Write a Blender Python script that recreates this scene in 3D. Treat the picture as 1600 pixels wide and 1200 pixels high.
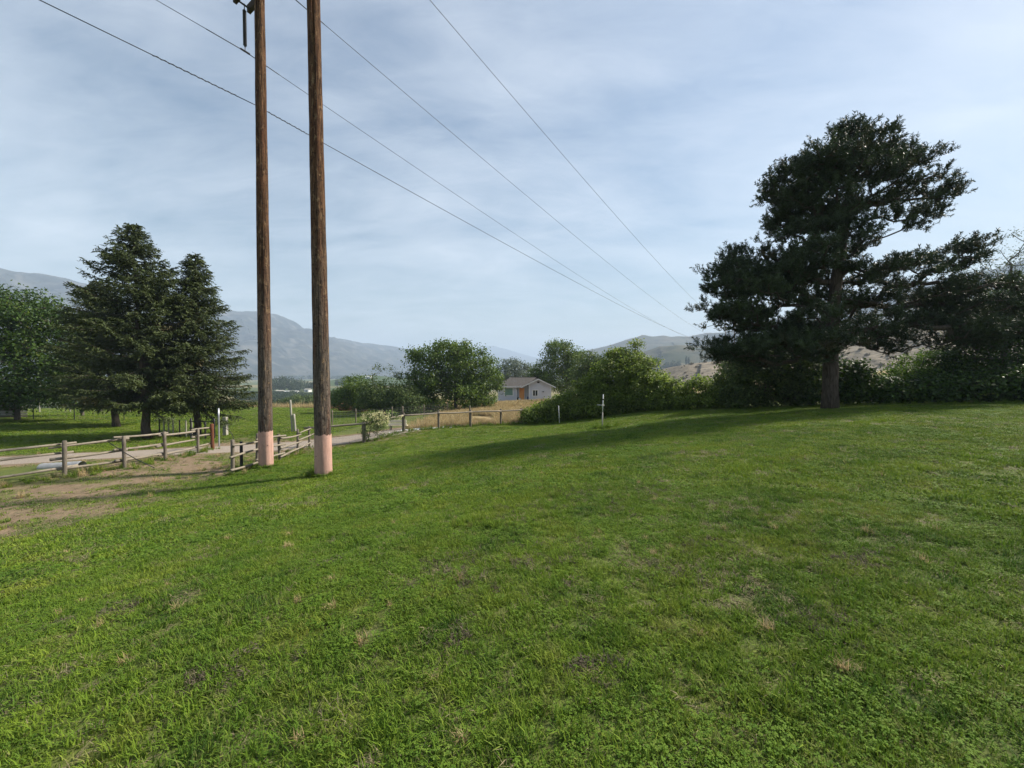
import bpy, bmesh, math, random
import numpy as np
from mathutils import Vector, Matrix

for o in list(bpy.data.objects):
    bpy.data.objects.remove(o, do_unlink=True)
scene = bpy.context.scene
COL = scene.collection
R = math.radians

# ------------------------------------------------------------------ camera
F_PX, PITCH, EYE = 602.0, R(1.43), 1.6
cam_d = bpy.data.cameras.new('camera')
cam_d.sensor_width = 36.0
cam_d.lens = F_PX / 1600 * 36.0
cam_d.clip_start = 0.05
cam_d.clip_end = 60000
cam = bpy.data.objects.new('camera', cam_d)
COL.objects.link(cam)
cam.location = (0, 0, EYE)
cam.rotation_euler = (R(90) - PITCH, 0, 0)
scene.camera = cam

# ------------------------------------------------------------------ world, sun, exposure
SUN_AZ, SUN_EL = R(70.0), R(37.0)        # azimuth clockwise from +Y (ahead)
world = bpy.data.worlds.new('World')
scene.world = world
world.use_nodes = True
wn, wl = world.node_tree.nodes, world.node_tree.links
wn.clear()
w_out = wn.new('ShaderNodeOutputWorld')
w_bg = wn.new('ShaderNodeBackground')
w_sky = wn.new('ShaderNodeTexSky')
w_sky.sky_type = 'NISHITA'
w_sky.sun_disc = False
w_sky.sun_elevation = SUN_EL
w_sky.sun_rotation = SUN_AZ
w_sky.altitude = 400
w_sky.air_density = 1.7
w_sky.dust_density = 1.0
w_sky.ozone_density = 4.0
w_bg.inputs['Strength'].default_value = 0.052
# thin high cirrus: a stretched noise on a cloud plane overhead
w_tc = wn.new('ShaderNodeTexCoord')
w_sep = wn.new('ShaderNodeSeparateXYZ')
wl.new(w_tc.outputs['Generated'], w_sep.inputs[0])
w_z = wn.new('ShaderNodeMath'); w_z.operation = 'ADD'; w_z.inputs[1].default_value = 0.22
wl.new(w_sep.outputs['Z'], w_z.inputs[0])
w_zm = wn.new('ShaderNodeMath'); w_zm.operation = 'MAXIMUM'; w_zm.inputs[1].default_value = 0.05
wl.new(w_z.outputs[0], w_zm.inputs[0])
w_dx = wn.new('ShaderNodeMath'); w_dx.operation = 'DIVIDE'
w_dy = wn.new('ShaderNodeMath'); w_dy.operation = 'DIVIDE'
wl.new(w_sep.outputs['X'], w_dx.inputs[0]); wl.new(w_zm.outputs[0], w_dx.inputs[1])
wl.new(w_sep.outputs['Y'], w_dy.inputs[0]); wl.new(w_zm.outputs[0], w_dy.inputs[1])
w_cmb = wn.new('ShaderNodeCombineXYZ')
wl.new(w_dx.outputs[0], w_cmb.inputs[0]); wl.new(w_dy.outputs[0], w_cmb.inputs[1])
w_map = wn.new('ShaderNodeMapping')
w_map.inputs['Rotation'].default_value = (0, 0, R(35))
w_map.inputs['Scale'].default_value = (1.0, 1.9, 1.0)
w_map.inputs['Location'].default_value = (0.7, 0.3, 0.0)
wl.new(w_cmb.outputs[0], w_map.inputs[0])
w_n1 = wn.new('ShaderNodeTexNoise')
w_n1.inputs['Scale'].default_value = 1.1
w_n1.inputs['Detail'].default_value = 6
w_n1.inputs['Roughness'].default_value = 0.55
w_n1.inputs['Distortion'].default_value = 0.5
wl.new(w_map.outputs[0], w_n1.inputs['Vector'])
w_ramp = wn.new('ShaderNodeMapRange')
w_ramp.inputs['From Min'].default_value = 0.32
w_ramp.inputs['From Max'].default_value = 0.72
w_ramp.inputs['To Min'].default_value = 0.01
w_ramp.inputs['To Max'].default_value = 0.50
w_map2 = wn.new('ShaderNodeMapping')
w_map2.inputs['Rotation'].default_value = (0, 0, R(-20))
w_map2.inputs['Scale'].default_value = (2.2, 5.5, 1.0)
wl.new(w_cmb.outputs[0], w_map2.inputs[0])
w_n2 = wn.new('ShaderNodeTexNoise')
w_n2.inputs['Scale'].default_value = 1.6
w_n2.inputs['Detail'].default_value = 8
w_n2.inputs['Roughness'].default_value = 0.62
w_n2.inputs['Distortion'].default_value = 0.9
wl.new(w_map2.outputs[0], w_n2.inputs['Vector'])
w_sum = wn.new('ShaderNodeMath'); w_sum.operation = 'MULTIPLY_ADD'
w_sum.inputs[1].default_value = 0.24
wl.new(w_n2.outputs['Fac'], w_sum.inputs[0])
w_m1 = wn.new('ShaderNodeMath'); w_m1.operation = 'MULTIPLY'; w_m1.inputs[1].default_value = 0.76
wl.new(w_n1.outputs['Fac'], w_m1.inputs[0])
wl.new(w_m1.outputs[0], w_sum.inputs[2])
wl.new(w_sum.outputs[0], w_ramp.inputs['Value'])
w_mix = wn.new('ShaderNodeMixRGB')
w_mix.inputs['Color2'].default_value = (11.5, 12.0, 12.6, 1)
wl.new(w_ramp.outputs[0], w_mix.inputs['Fac'])
wl.new(w_sky.outputs[0], w_mix.inputs['Color1'])
wl.new(w_mix.outputs[0], w_bg.inputs['Color'])
wl.new(w_bg.outputs[0], w_out.inputs['Surface'])

sun_d = bpy.data.lights.new('sun', 'SUN')
sun_d.energy = 4.8
sun_d.angle = R(5.5)
sun_d.color = (1.0, 0.92, 0.80)
sun = bpy.data.objects.new('sun', sun_d)
COL.objects.link(sun)
sv = Vector((math.sin(SUN_AZ) * math.cos(SUN_EL), math.cos(SUN_AZ) * math.cos(SUN_EL), math.sin(SUN_EL)))
sun.rotation_euler = sv.to_track_quat('Z', 'Y').to_euler()
sun.location = (60, 20, 60)

vs = scene.view_settings
vs.view_transform = 'Standard'
vs.look = 'None'
vs.exposure = 1.12
vs.gamma = 1.0
vs.use_curve_mapping = False
cy = scene.cycles
cy.use_denoising = True
cy.max_bounces = 6
cy.diffuse_bounces = 3
cy.glossy_bounces = 2
cy.transmission_bounces = 3
cy.transparent_max_bounces = 8
cy.volume_bounces = 1
cy.sample_clamp_indirect = 6.0
cy.use_adaptive_sampling = True
cy.adaptive_threshold = 0.015
cy.caustics_reflective = False
cy.caustics_refractive = False

HAZE_DENSITY = 2.9e-4

# ------------------------------------------------------------------ numeric helpers
rng = np.random.default_rng(7)
random.seed(7)


def _hash(ix, iy, seed):
    h = (ix.astype(np.int64) * 374761393 + iy.astype(np.int64) * 668265263 + seed * 974711) & 0x7fffffff
    h = ((h ^ (h >> 13)) * 1274126177) & 0x7fffffff
    h = h ^ (h >> 16)
    return (h & 0xffff) / 65535.0


def vnoise(x, y, seed=0):
    x = np.asarray(x, float); y = np.asarray(y, float)
    ix, iy = np.floor(x), np.floor(y)
    fx, fy = x - ix, y - iy
    fx = fx * fx * (3 - 2 * fx); fy = fy * fy * (3 - 2 * fy)
    a = _hash(ix, iy, seed); b = _hash(ix + 1, iy, seed)
    c = _hash(ix, iy + 1, seed); d = _hash(ix + 1, iy + 1, seed)
    return (a * (1 - fx) + b * fx) * (1 - fy) + (c * (1 - fx) + d * fx) * fy


def fbm(x, y, octv=4, seed=0, gain=0.5):
    t = 0; amp = 1; tot = 0
    x = np.asarray(x, float); y = np.asarray(y, float)
    for k in range(octv):
        t = t + amp * vnoise(x * 2 ** k + 17.3 * k, y * 2 ** k - 9.1 * k, seed + k)
        tot += amp; amp *= gain
    return t / tot


def sstep(a, b, x):
    t = np.clip((np.asarray(x, float) - a) / (b - a), 0, 1)
    return t * t * (3 - 2 * t)


def unit(v):
    return v / np.maximum(np.linalg.norm(v, axis=-1, keepdims=True), 1e-9)


# control heights of the plot (metres; the camera stands at 0, 0, 0)
CTRL = np.array([
    (0, 0, 0), (-2, 3, -.25), (3, 3, .05), (0, 7, -.45), (4, 8, -.15), (9, 9, .15), (-4, 6, -.72), (0, 14, -.95), (5, 14, -.52),
    (-5.4, 11, -1.30), (-8.2, 12.8, -1.52), (-8.75, 12.0, -1.53), (-9.1, 15.1, -1.79), (-10.0, 18, -2.08),
    (-13.5, 11.6, -1.50), (-12.9, 12.9, -1.52), (-13.8, 16.8, -1.86), (-14, 18, -1.95), (-7.9, 20.5, -2.04),
    (-6.5, 23, -1.86), (-2.8, 26, -1.94), (.7, 28.5, -2.05), (3.4, 27, -1.82), (4.7, 20, -1.22), (8.6, 26, -1.02),
    (12, 22, -.42), (14.9, 18, 0), (20, 15, .33), (-8.5, 6, -1.08), (-8.5, 8.5, -1.3), (-19, 14, -1.62),
    (-20.4, 21.5, -2.0), (-19, 24, -2.1), (-28, 27, -2.15), (-36, 32, -2.1), (-21, 35, -2.7), (-40, 65, -4.1), (-20, 68, -4.4),
    (-13, 42, -2.8), (-7, 45, -2.75), (-2, 35, -2.05), (-2, 50, -2.45), (1, 60, -2.75), (6, 62, -2.75), (9, 72, -3.4), (0, 85, -4.0),
    (-40, 5, -1.6), (-60, 40, -2.6), (0, -20, .3), (30, -10, .8), (30, 25, .6), (45, 30, 1.2), (25, 60, -1.0), (60, 70, 2.0),
    (-25, -15, -.9), (-70, 75, -4.6), (-45, 85, -6.5), (-20, 90, -6.5), (20, 95, -4.0), (12, 12, .2), (8, 19, -.62)], float)


def _tps(pts, lam=0.15):
    n = len(pts)
    d = np.linalg.norm(pts[:, None, :2] - pts[None, :, :2], axis=2)
    K = np.where(d > 0, d * d * np.log(np.maximum(d, 1e-9)), 0)
    P = np.c_[np.ones(n), pts[:, :2]]
    A = np.zeros((n + 3, n + 3))
    A[:n, :n] = K + lam * np.eye(n); A[:n, n:] = P; A[n:, :n] = P.T
    return np.linalg.solve(A, np.r_[pts[:, 2], 0, 0, 0])


_W = _tps(CTRL)


def H(x, y):
    x = np.asarray(x, float); y = np.asarray(y, float)
    shp = x.shape
    xf, yf = x.ravel(), y.ravel()
    xc, yc = np.clip(xf, -75, 65), np.clip(yf, -25, 98)
    d = np.sqrt((xc[:, None] - CTRL[None, :, 0]) ** 2 + (yc[:, None] - CTRL[None, :, 1]) ** 2)
    near = (np.where(d > 0, d * d * np.log(np.maximum(d, 1e-9)), 0) @ _W[:len(CTRL)]
            + _W[-3] + _W[-2] * xc + _W[-1] * yc)
    rad = np.hypot(xf, yf)
    far = -19 + 2.0 * (fbm(xf / 900, yf / 900, 3, 5) - .5) * sstep(300, 900, rad)
    w = sstep(80, 330, rad) * sstep(-200, 60, yf + 0.2 * rad)
    h = near * (1 - w) + far * w
    bump = (fbm(xf / 2.6, yf / 2.6, 3, 11) - .5) * .10 + (fbm(xf / .7, yf / .7, 2, 21) - .5) * .035
    h = h + bump * (1 - .85 * sstep(16, 34, rad)) * (1 - sstep(45, 90, rad))
    return h.reshape(shp)


def hz(x, y):
    return float(H(np.array([x]), np.array([y]))[0])


_c, _s = math.cos(PITCH), math.sin(PITCH)


def at(px, py, D):
    """World point seen at photo pixel (px, py), D metres ahead."""
    u, v = (px - 800) / F_PX, (600 - py) / F_PX
    k = D / (_c + v * _s)
    return np.array([u * k, D, EYE + k * (-_s + v * _c)])


# ------------------------------------------------------------------ object helpers
def tag(o, label=None, cat=None, group=None, kind=None):
    if label: o['label'] = label
    if cat: o['category'] = cat
    if group: o['group'] = group
    if kind: o['kind'] = kind
    return o


def empty(name, loc=(0, 0, 0), rz=0.0):
    o = bpy.data.objects.new(name, None)
    o.empty_display_size = 0.2
    COL.objects.link(o)
    o.location = loc
    o.rotation_euler = (0, 0, rz)
    return o


def link(name, me, mat=None, parent=None, world_mesh=True):
    o = bpy.data.objects.new(name, me)
    COL.objects.link(o)
    if mat is not None and not me.materials:
        me.materials.append(mat)
    if parent is not None:
        o.parent = parent
        if world_mesh:
            def wm(p):
                return p.matrix_basis if p.parent is None else wm(p.parent) @ p.matrix_parent_inverse @ p.matrix_basis
            o.matrix_parent_inverse = wm(parent).inverted()
    return o


def mesh_np(name, V, Fc, smooth=False, attr=None):
    V = np.ascontiguousarray(V, dtype=np.float32)
    Fc = np.ascontiguousarray(Fc, dtype=np.int32)
    me = bpy.data.meshes.new(name)
    m, k = Fc.shape
    me.vertices.add(len(V)); me.vertices.foreach_set('co', V.ravel())
    me.loops.add(m * k); me.loops.foreach_set('vertex_index', Fc.ravel())
    me.polygons.add(m); me.polygons.foreach_set('loop_start', np.arange(0, m * k, k, dtype=np.int32))
    if smooth:
        me.polygons.foreach_set('use_smooth', np.ones(m, dtype=bool))
    me.update(calc_edges=True)
    if attr:
        for an, av in attr.items():
            a = me.attributes.new(an, 'FLOAT', 'POINT')
            a.data.foreach_set('value', np.ascontiguousarray(av, dtype=np.float32))
    return me


class B:
    """Collects boxes, tubes and prisms into one mesh."""
    def __init__(self): self.v = []; self.f = []

    def add(self, vs_, fs):
        n = len(self.v)
        self.v += [tuple(map(float, p)) for p in vs_]
        self.f += [tuple(i + n for i in q) for q in fs]
        return self

    def box(self, x0, x1, y0, y1, z0, z1):
        return self.add([(x0, y0, z0), (x1, y0, z0), (x1, y1, z0), (x0, y1, z0), (x0, y0, z1), (x1, y0, z1), (x1, y1, z1), (x0, y1, z1)],
                        [(0, 3, 2, 1), (4, 5, 6, 7), (0, 1, 5, 4), (1, 2, 6, 5), (2, 3, 7, 6), (3, 0, 4, 7)])

    def tube(self, pts, rad, n=8, cap=True, jit=0.0, squash=1.0):
        pts = [Vector(p) for p in pts]
        if not hasattr(rad, '__len__'): rad = [rad] * len(pts)
        vv, ff = [], []
        for i, p in enumerate(pts):
            t = (pts[min(i + 1, len(pts) - 1)] - pts[max(i - 1, 0)]).normalized()
            up = Vector((0, 0, 1)) if abs(t.z) < .9 else Vector((0, 1, 0))
            a = t.cross(up).normalized(); b = a.cross(t).normalized()
            for k in range(n):
                th = 2 * math.pi * k / n
                r = rad[i] * (1 + random.uniform(-jit, jit))
                vv.append(p + a * math.cos(th) * r + b * math.sin(th) * r * squash)
        for i in range(len(pts) - 1):
            for k in range(n):
                k2 = (k + 1) % n
                ff.append((i * n + k, i * n + k2, (i + 1) * n + k2, (i + 1) * n + k))
        if cap:
            ff.append(tuple(range(n - 1, -1, -1)))
            ff.append(tuple((len(pts) - 1) * n + k for k in range(n)))
        return self.add(vv, ff)

    def build(self, name, mat, parent=None, smooth=False, bevel=0.0):
        me = bpy.data.meshes.new(name)
        me.from_pydata(self.v, [], self.f)
        if smooth:
            me.polygons.foreach_set('use_smooth', np.ones(len(me.polygons), dtype=bool))
        me.update()
        if bevel:
            bm = bmesh.new(); bm.from_mesh(me)
            bmesh.ops.bevel(bm, geom=list(bm.edges), offset=bevel, segments=1, affect='EDGES')
            bm.to_mesh(me); bm.free()
        return link(name, me, mat, parent)


# ------------------------------------------------------------------ material helpers
class NT:
    def __init__(self, name):
        self.m = bpy.data.materials.new(name)
        self.m.use_nodes = True
        self.t = self.m.node_tree
        self.t.nodes.clear()
        self.out = self.n('ShaderNodeOutputMaterial')

    def n(self, kind, **kw):
        nd = self.t.nodes.new(kind)
        for k, v in kw.items(): setattr(nd, k, v)
        return nd

    def l(self, a, b): self.t.links.new(a, b)

    def val(self, sock, v):
        if hasattr(v, 'is_output'): self.l(v, sock)
        else: sock.default_value = v

    def noise(self, vec, scale, detail=3, rough=.55, dist=0.0):
        nd = self.n('ShaderNodeTexNoise')
        nd.inputs['Scale'].default_value = scale
        nd.inputs['Detail'].default_value = detail
        nd.inputs['Roughness'].default_value = rough
        nd.inputs['Distortion'].default_value = dist
        if vec is not None: self.l(vec, nd.inputs['Vector'])
        return nd.outputs['Fac']

    def mapr(self, v, a, b, c=0.0, d=1.0, smooth=False):
        nd = self.n('ShaderNodeMapRange')
        if smooth: nd.interpolation_type = 'SMOOTHSTEP'
        self.val(nd.inputs['Value'], v)
        for i, x in zip(('From Min', 'From Max', 'To Min', 'To Max'), (a, b, c, d)): nd.inputs[i].default_value = x
        return nd.outputs[0]

    def mix(self, f, a, b, blend='MIX'):
        nd = self.n('ShaderNodeMixRGB', blend_type=blend)
        self.val(nd.inputs['Fac'], f)
        for s, v in (('Color1', a), ('Color2', b)):
            if isinstance(v, tuple): v = (*v, 1) if len(v) == 3 else v
            self.val(nd.inputs[s], v)
        return nd.outputs[0]

    def math(self, op, a, b=0.0):
        nd = self.n('ShaderNodeMath', operation=op)
        self.val(nd.inputs[0], a); self.val(nd.inputs[1], b)
        return nd.outputs[0]

    def attr(self, name):
        return self.n('ShaderNodeAttribute', attribute_name=name).outputs['Fac']

    def obj(self, scale=None):
        tc = self.n('ShaderNodeTexCoord').outputs['Object']
        if scale is None: return tc
        mp = self.n('ShaderNodeMapping'); mp.inputs['Scale'].default_value = scale
        self.l(tc, mp.inputs[0])
        return mp.outputs[0]

    def pos(self): return self.n('ShaderNodeNewGeometry').outputs['Position']

    def scaled(self, vec, scale):
        mp = self.n('ShaderNodeMapping'); mp.inputs['Scale'].default_value = scale
        self.l(vec, mp.inputs[0])
        return mp.outputs[0]

    def principled(self, col, rough=.8, bump=None, bstr=.5, bdist=.02, spec=.3, metal=0.0):
        p = self.n('ShaderNodeBsdfPrincipled')
        if isinstance(col, tuple): p.inputs['Base Color'].default_value = (*col[:3], 1)
        else: self.l(col, p.inputs['Base Color'])
        self.val(p.inputs['Roughness'], rough)
        p.inputs['Specular IOR Level'].default_value = spec
        p.inputs['Metallic'].default_value = metal
        if bump is not None:
            b = self.n('ShaderNodeBump')
            b.inputs['Strength'].default_value = bstr; b.inputs['Distance'].default_value = bdist
            self.l(bump, b.inputs['Height']); self.l(b.outputs[0], p.inputs['Normal'])
        self.l(p.outputs[0], self.out.inputs[0])
        return p


def simple(name, col, rough=.7, var=.12, scale=8.0, spec=.3, metal=0.0, bstr=.3):
    m = NT(name)
    nz = m.noise(m.obj(), scale, 5, .6)
    c = m.mix(nz, tuple(x * (1 - var) for x in col), tuple(min(1, x * (1 + var)) for x in col))
    m.principled(c, rough, nz, bstr, .01, spec, metal)
    return m.m


def leafmat(name, dark, light, warm, trans=.35, rough=.6, warm_amt=.25):
    """Leaf: colour from the per-leaf value v, diffuse plus light let through."""
    m = NT(name)
    v = m.attr('v')
    c = m.mix(v, dark, light)
    w = m.attr('w')
    c = m.mix(m.mapr(w, 1 - warm_amt, 1.0), c, warm)
    p = m.principled(c, rough, spec=.25)
    t = m.n('ShaderNodeBsdfTranslucent')
    tc = m.mix(.6, c, (1.0, .95, .35), 'MULTIPLY')
    m.l(c, t.inputs['Color'])
    mx = m.n('ShaderNodeMixShader'); mx.inputs[0].default_value = trans
    m.l(p.outputs[0], mx.inputs[1]); m.l(t.outputs[0], mx.inputs[2])
    m.l(mx.outputs[0], m.out.inputs[0])
    return m.m


def lawn_colour(m, pos):
    """Green of the mown lawn: patches of clover, yellowed grass and thatch."""
    n1 = m.noise(pos, .35, 4, .6, .4)
    n2 = m.noise(pos, 1.3, 4, .6)
    n3 = m.noise(pos, 5.0, 3, .6)
    c = m.mix(m.mapr(n1, .38, .62), (.084, .162, .016), (.166, .248, .024))
    c = m.mix(m.mapr(n2, .50, .74), c, (.215, .252, .036))
    c = m.mix(m.mapr(n2, .46, .32), c, (.048, .108, .018))
    c = m.mix(m.mapr(n3, .60, .80, 0, .75), c, (.19, .185, .07))
    return c


def dirt_colour(m, pos):
    n2 = m.noise(pos, 1.1, 5, .6); n3 = m.noise(pos, 9.0, 4, .6)
    c = m.mix(n2, (.175, .122, .075), (.27, .20, .13))
    c = m.mix(m.mapr(n3, .35, .7), c, (.15, .11, .075))
    c = m.mix(m.mapr(m.noise(pos, 3.2, 5, .7), .5, .68, 0, .8), c, (.20, .17, .095))
    return m.mix(m.mapr(m.noise(pos, 38, 3, .6), .5, .75, 0, .6), c, (.10, .08, .055))


# ------------------------------------------------------------------ ground
def make_ground_mat():
    m = NT('ground_soil_and_turf')
    pos = m.pos()
    lawn = m.mix(.62, lawn_colour(m, pos), (.075, .062, .036))
    dirt = dirt_colour(m, pos)
    edge = m.math('MULTIPLY', m.math('SUBTRACT', m.noise(pos, 1.6, 5, .65), .5), 1.3)
    fine = m.noise(pos, 14, 3, .6)
    dz = m.mapr(m.math('ADD', m.attr('dirt'), edge), .38, .62)
    lawn = m.mix(m.mapr(m.attr('dirt'), .02, .3, 0, .75), lawn, m.mix(fine, (.17, .14, .07), (.11, .105, .045)))
    c = m.mix(dz, lawn, dirt)
    gold = m.mix(m.noise(pos, .8, 5, .65), (.40, .30, .16), (.29, .22, .12))
    gold = m.mix(m.mapr(m.noise(pos, .25, 3), .48, .66, 0, .8), gold, (.10, .11, .03))
    gz = m.mapr(m.math('ADD', m.attr('dry'), edge), .38, .62)
    c = m.mix(gz, c, gold)
    # striped mown field
    sx = m.n('ShaderNodeSeparateXYZ'); m.l(pos, sx.inputs[0])
    st = m.math('SINE', m.math('MULTIPLY', m.math('ADD', sx.outputs['X'], m.math('MULTIPLY', sx.outputs['Y'], .35)), 3.4))
    fld = m.mix(m.mapr(m.math('ADD', st, m.math('MULTIPLY', m.math('SUBTRACT', m.noise(pos, .5, 3), .5), 3)), -1.2, 1.2),
                (.095, .150, .024), (.135, .185, .034))
    fld = m.mix(m.mapr(m.noise(pos, .3, 4), .5, .75, 0, .6), fld, (.13, .13, .04))
    c = m.mix(m.attr('field'), c, fld)
    far = m.mix(m.noise(pos, .012, 4, .6), (.045, .075, .022), (.10, .115, .04))
    vor = m.n('ShaderNodeTexVoronoi'); vor.inputs['Scale'].default_value = .0045
    m.l(pos, vor.inputs['Vector'])
    far = m.mix(m.mapr(m.noise(vor.outputs['Color'], 3.0, 0), .48, .56), far, (.19, .165, .075))
    c = m.mix(m.attr('far'), c, far)
    h = m.math('ADD', m.noise(pos, 5, 4, .65), m.math('MULTIPLY', fine, .5))
    m.principled(c, .95, h, .8, .05, .1)
    return m.m


def axis(lo, hi, step, far_lo, far_hi, g):
    mid = list(np.arange(lo, hi + 1e-6, step))
    a, s = [], step
    x = hi
    while x < far_hi:
        s *= g; x += s; a.append(x)
    b, s = [], step
    x = lo
    while x > far_lo:
        s *= g; x -= s; b.append(x)
    return np.array(b[::-1] + mid + a)


def polydist(x, y, pts):
    """Signed distance-like value to an x = f(y) polyline: x - f(y)."""
    pts = sorted(pts, key=lambda p: p[1])
    return x - np.interp(y, [p[1] for p in pts], [p[0] for p in pts])


LAWN_EDGE = [(-6.6, 1), (-7.3, 5.0), (-7.9, 8.0), (-8.7, 11.0), (-9.2, 13.5), (-9.7, 16.0), (-9.4, 18.5), (-8.4, 20.2)]
DRIVE = [(-60, 2), (-44, 7.5), (-30, 11.2), (-22, 13.2), (-18, 14.7), (-15.3, 16.7), (-12.9, 19.1), (-10.4, 20.9), (-8.5, 22.0), (-7.2, 23.1), (-6.0, 25.0)]


def segdist(x, y, P):
    d = np.full(np.shape(x), 1e9)
    for (ax, ay), (bx, by) in zip(P[:-1], P[1:]):
        t = np.clip(((x - ax) * (bx - ax) + (y - ay) * (by - ay)) / ((bx - ax) ** 2 + (by - ay) ** 2), 0, 1)
        d = np.minimum(d, np.hypot(x - ax - t * (bx - ax), y - ay - t * (by - ay)))
    return d


FENCE_B = [(-10.4, 19.7), (-7.9, 20.5), (-6.46, 23.0), (-4.68, 24.5), (-2.8, 26.0), (-.8, 27.5), (.7, 28.5)]


def zones(x, y):
    e = polydist(x, y, LAWN_EDGE)
    dirt = sstep(.9, -1.2, e) * sstep(23.5, 20.5, y) * sstep(-15.2, -13.2, x + .2 * (y - 13)) * sstep(-2, 2, y)
    weedy = sstep(.40, .60, fbm(x / 1.5, y / .8, 3, 91))
    dirt = dirt * (1 - .75 * weedy)
    dirt = np.maximum(dirt, sstep(2.3, 1.2, segdist(x, y, DRIVE)) * .9)
    fy = np.interp(x, [p[0] for p in FENCE_B[1:]] + [5, 60], [p[1] for p in FENCE_B[1:]] + [31, 31])
    dry = sstep(.2, 1.4, y - fy) * sstep(-7.0, -3.5, x + 0.03 * y) * sstep(100, 75, y) * sstep(60, 30, x)
    fieldb = sstep(66, 69, y + .06 * (x + 30) + 1.5 * fbm(x / 4, y / 4, 2, 71))
    dry = np.maximum(dry, fieldb * sstep(100, 85, y) * sstep(0, -6, x))
    dry = np.maximum(dry, sstep(-17, -12, x) * sstep(48, 56, y) * sstep(100, 85, y))
    field = sstep(-10.5, -13, x) * sstep(22.5, 24, y) * (1 - dry)
    field = np.maximum(field, sstep(-15.5, -17, x) * sstep(15, 18, y) * (1 - dry))
    field = np.maximum(field, sstep(-20, -24, x) * (1 - dry) * sstep(3, 8, y)) * (1 - dirt)
    rad = np.hypot(x, y)
    far = sstep(85, 120, rad)
    return dirt, dry, field, far


gx = axis(-28, 27, .33, -16000, 16000, 1.09)
gy = axis(-3, 34, .33, -3000, 16000, 1.09)
GX, GY = np.meshgrid(gx, gy)
GZ = H(GX, GY)
nx, ny = len(gx), len(gy)
ii = np.arange(nx * ny).reshape(ny, nx)
gf = np.stack([ii[:-1, :-1], ii[:-1, 1:], ii[1:, 1:], ii[1:, :-1]], -1).reshape(-1, 4)
dz_, dr_, fl_, fa_ = zones(GX, GY)
g_me = mesh_np('ground', np.stack([GX, GY, GZ], -1).reshape(-1, 3), gf, True,
               dict(dirt=dz_.ravel(), dry=dr_.ravel(), field=fl_.ravel(), far=fa_.ravel()))
ground = tag(link('ground', g_me, make_ground_mat()), kind='structure')

# gravel driveway: a strip a few centimetres over the soil, crowned, with uneven edges
def ribbon(name, P, half, lift, mat, seg=.35, across=7):
    P = np.array(P, float)
    d = np.r_[0, np.cumsum(np.hypot(*np.diff(P, axis=0).T))]
    s = np.arange(0, d[-1], seg)
    cx, cyy = np.interp(s, d, P[:, 0]), np.interp(s, d, P[:, 1])
    k = np.ones(9) / 9
    cx[4:-4] = np.convolve(cx, k, 'valid'); cyy[4:-4] = np.convolve(cyy, k, 'valid')
    t = unit(np.stack([np.gradient(cx), np.gradient(cyy)], -1))
    nrm = np.stack([-t[:, 1], t[:, 0]], -1)
    w = np.linspace(-1, 1, across)
    hw = half * (1 + .22 * (fbm(s / 1.1, s * 0, 3, 33) - .5)[:, None] * np.sign(w)[None] + .1 * (fbm(s / .5, s * 0 + 9, 2, 35) - .5)[:, None])
    X = cx[:, None] + nrm[:, 0:1] * w * hw; Y = cyy[:, None] + nrm[:, 1:2] * w * hw
    Z = H(X, Y) + lift * (1 - .9 * np.abs(w) ** 4)
    n, mm = X.shape
    idx = np.arange(n * mm).reshape(n, mm)
    fc = np.stack([idx[:-1, :-1], idx[:-1, 1:], idx[1:, 1:], idx[1:, :-1]], -1).reshape(-1, 4)
    me = mesh_np(name, np.stack([X, Y, Z], -1).reshape(-1, 3), fc, True)
    return link(name, me, mat)


gm = NT('driveway_gravel')
gp = gm.pos()
gv = gm.n('ShaderNodeTexVoronoi'); gv.inputs['Scale'].default_value = 22; gm.l(gp, gv.inputs['Vector'])
gc = gm.mix(gm.noise(gp, 1.2, 5, .6), (.22, .185, .15), (.32, .275, .23))
gc = gm.mix(gm.mapr(gm.noise(gp, 30, 2), .35, .75, 0, .5), gc, (.22, .19, .16))
gm.principled(gc, .95, gv.outputs['Distance'], .7, .02, .1)
tag(ribbon('gravel_driveway', DRIVE, 1.2, .05, gm.m), kind='structure')


# ------------------------------------------------------------------ mountains
def hill_mat(name, a, b, c, s1, s2, trees=None, steep=None):
    m = NT(name)
    pos = m.pos()
    n1 = m.noise(pos, s1, 6, .65, .5); n2 = m.noise(pos, s2, 4, .6)
    col = m.mix(m.mapr(n1, .35, .65), a, b)
    col = m.mix(m.mapr(n2, .5, .68), col, c)
    m.principled(col, 1.0, n1, .8, 1.0 / s1 * .05, .05)
    return m.m


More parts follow.
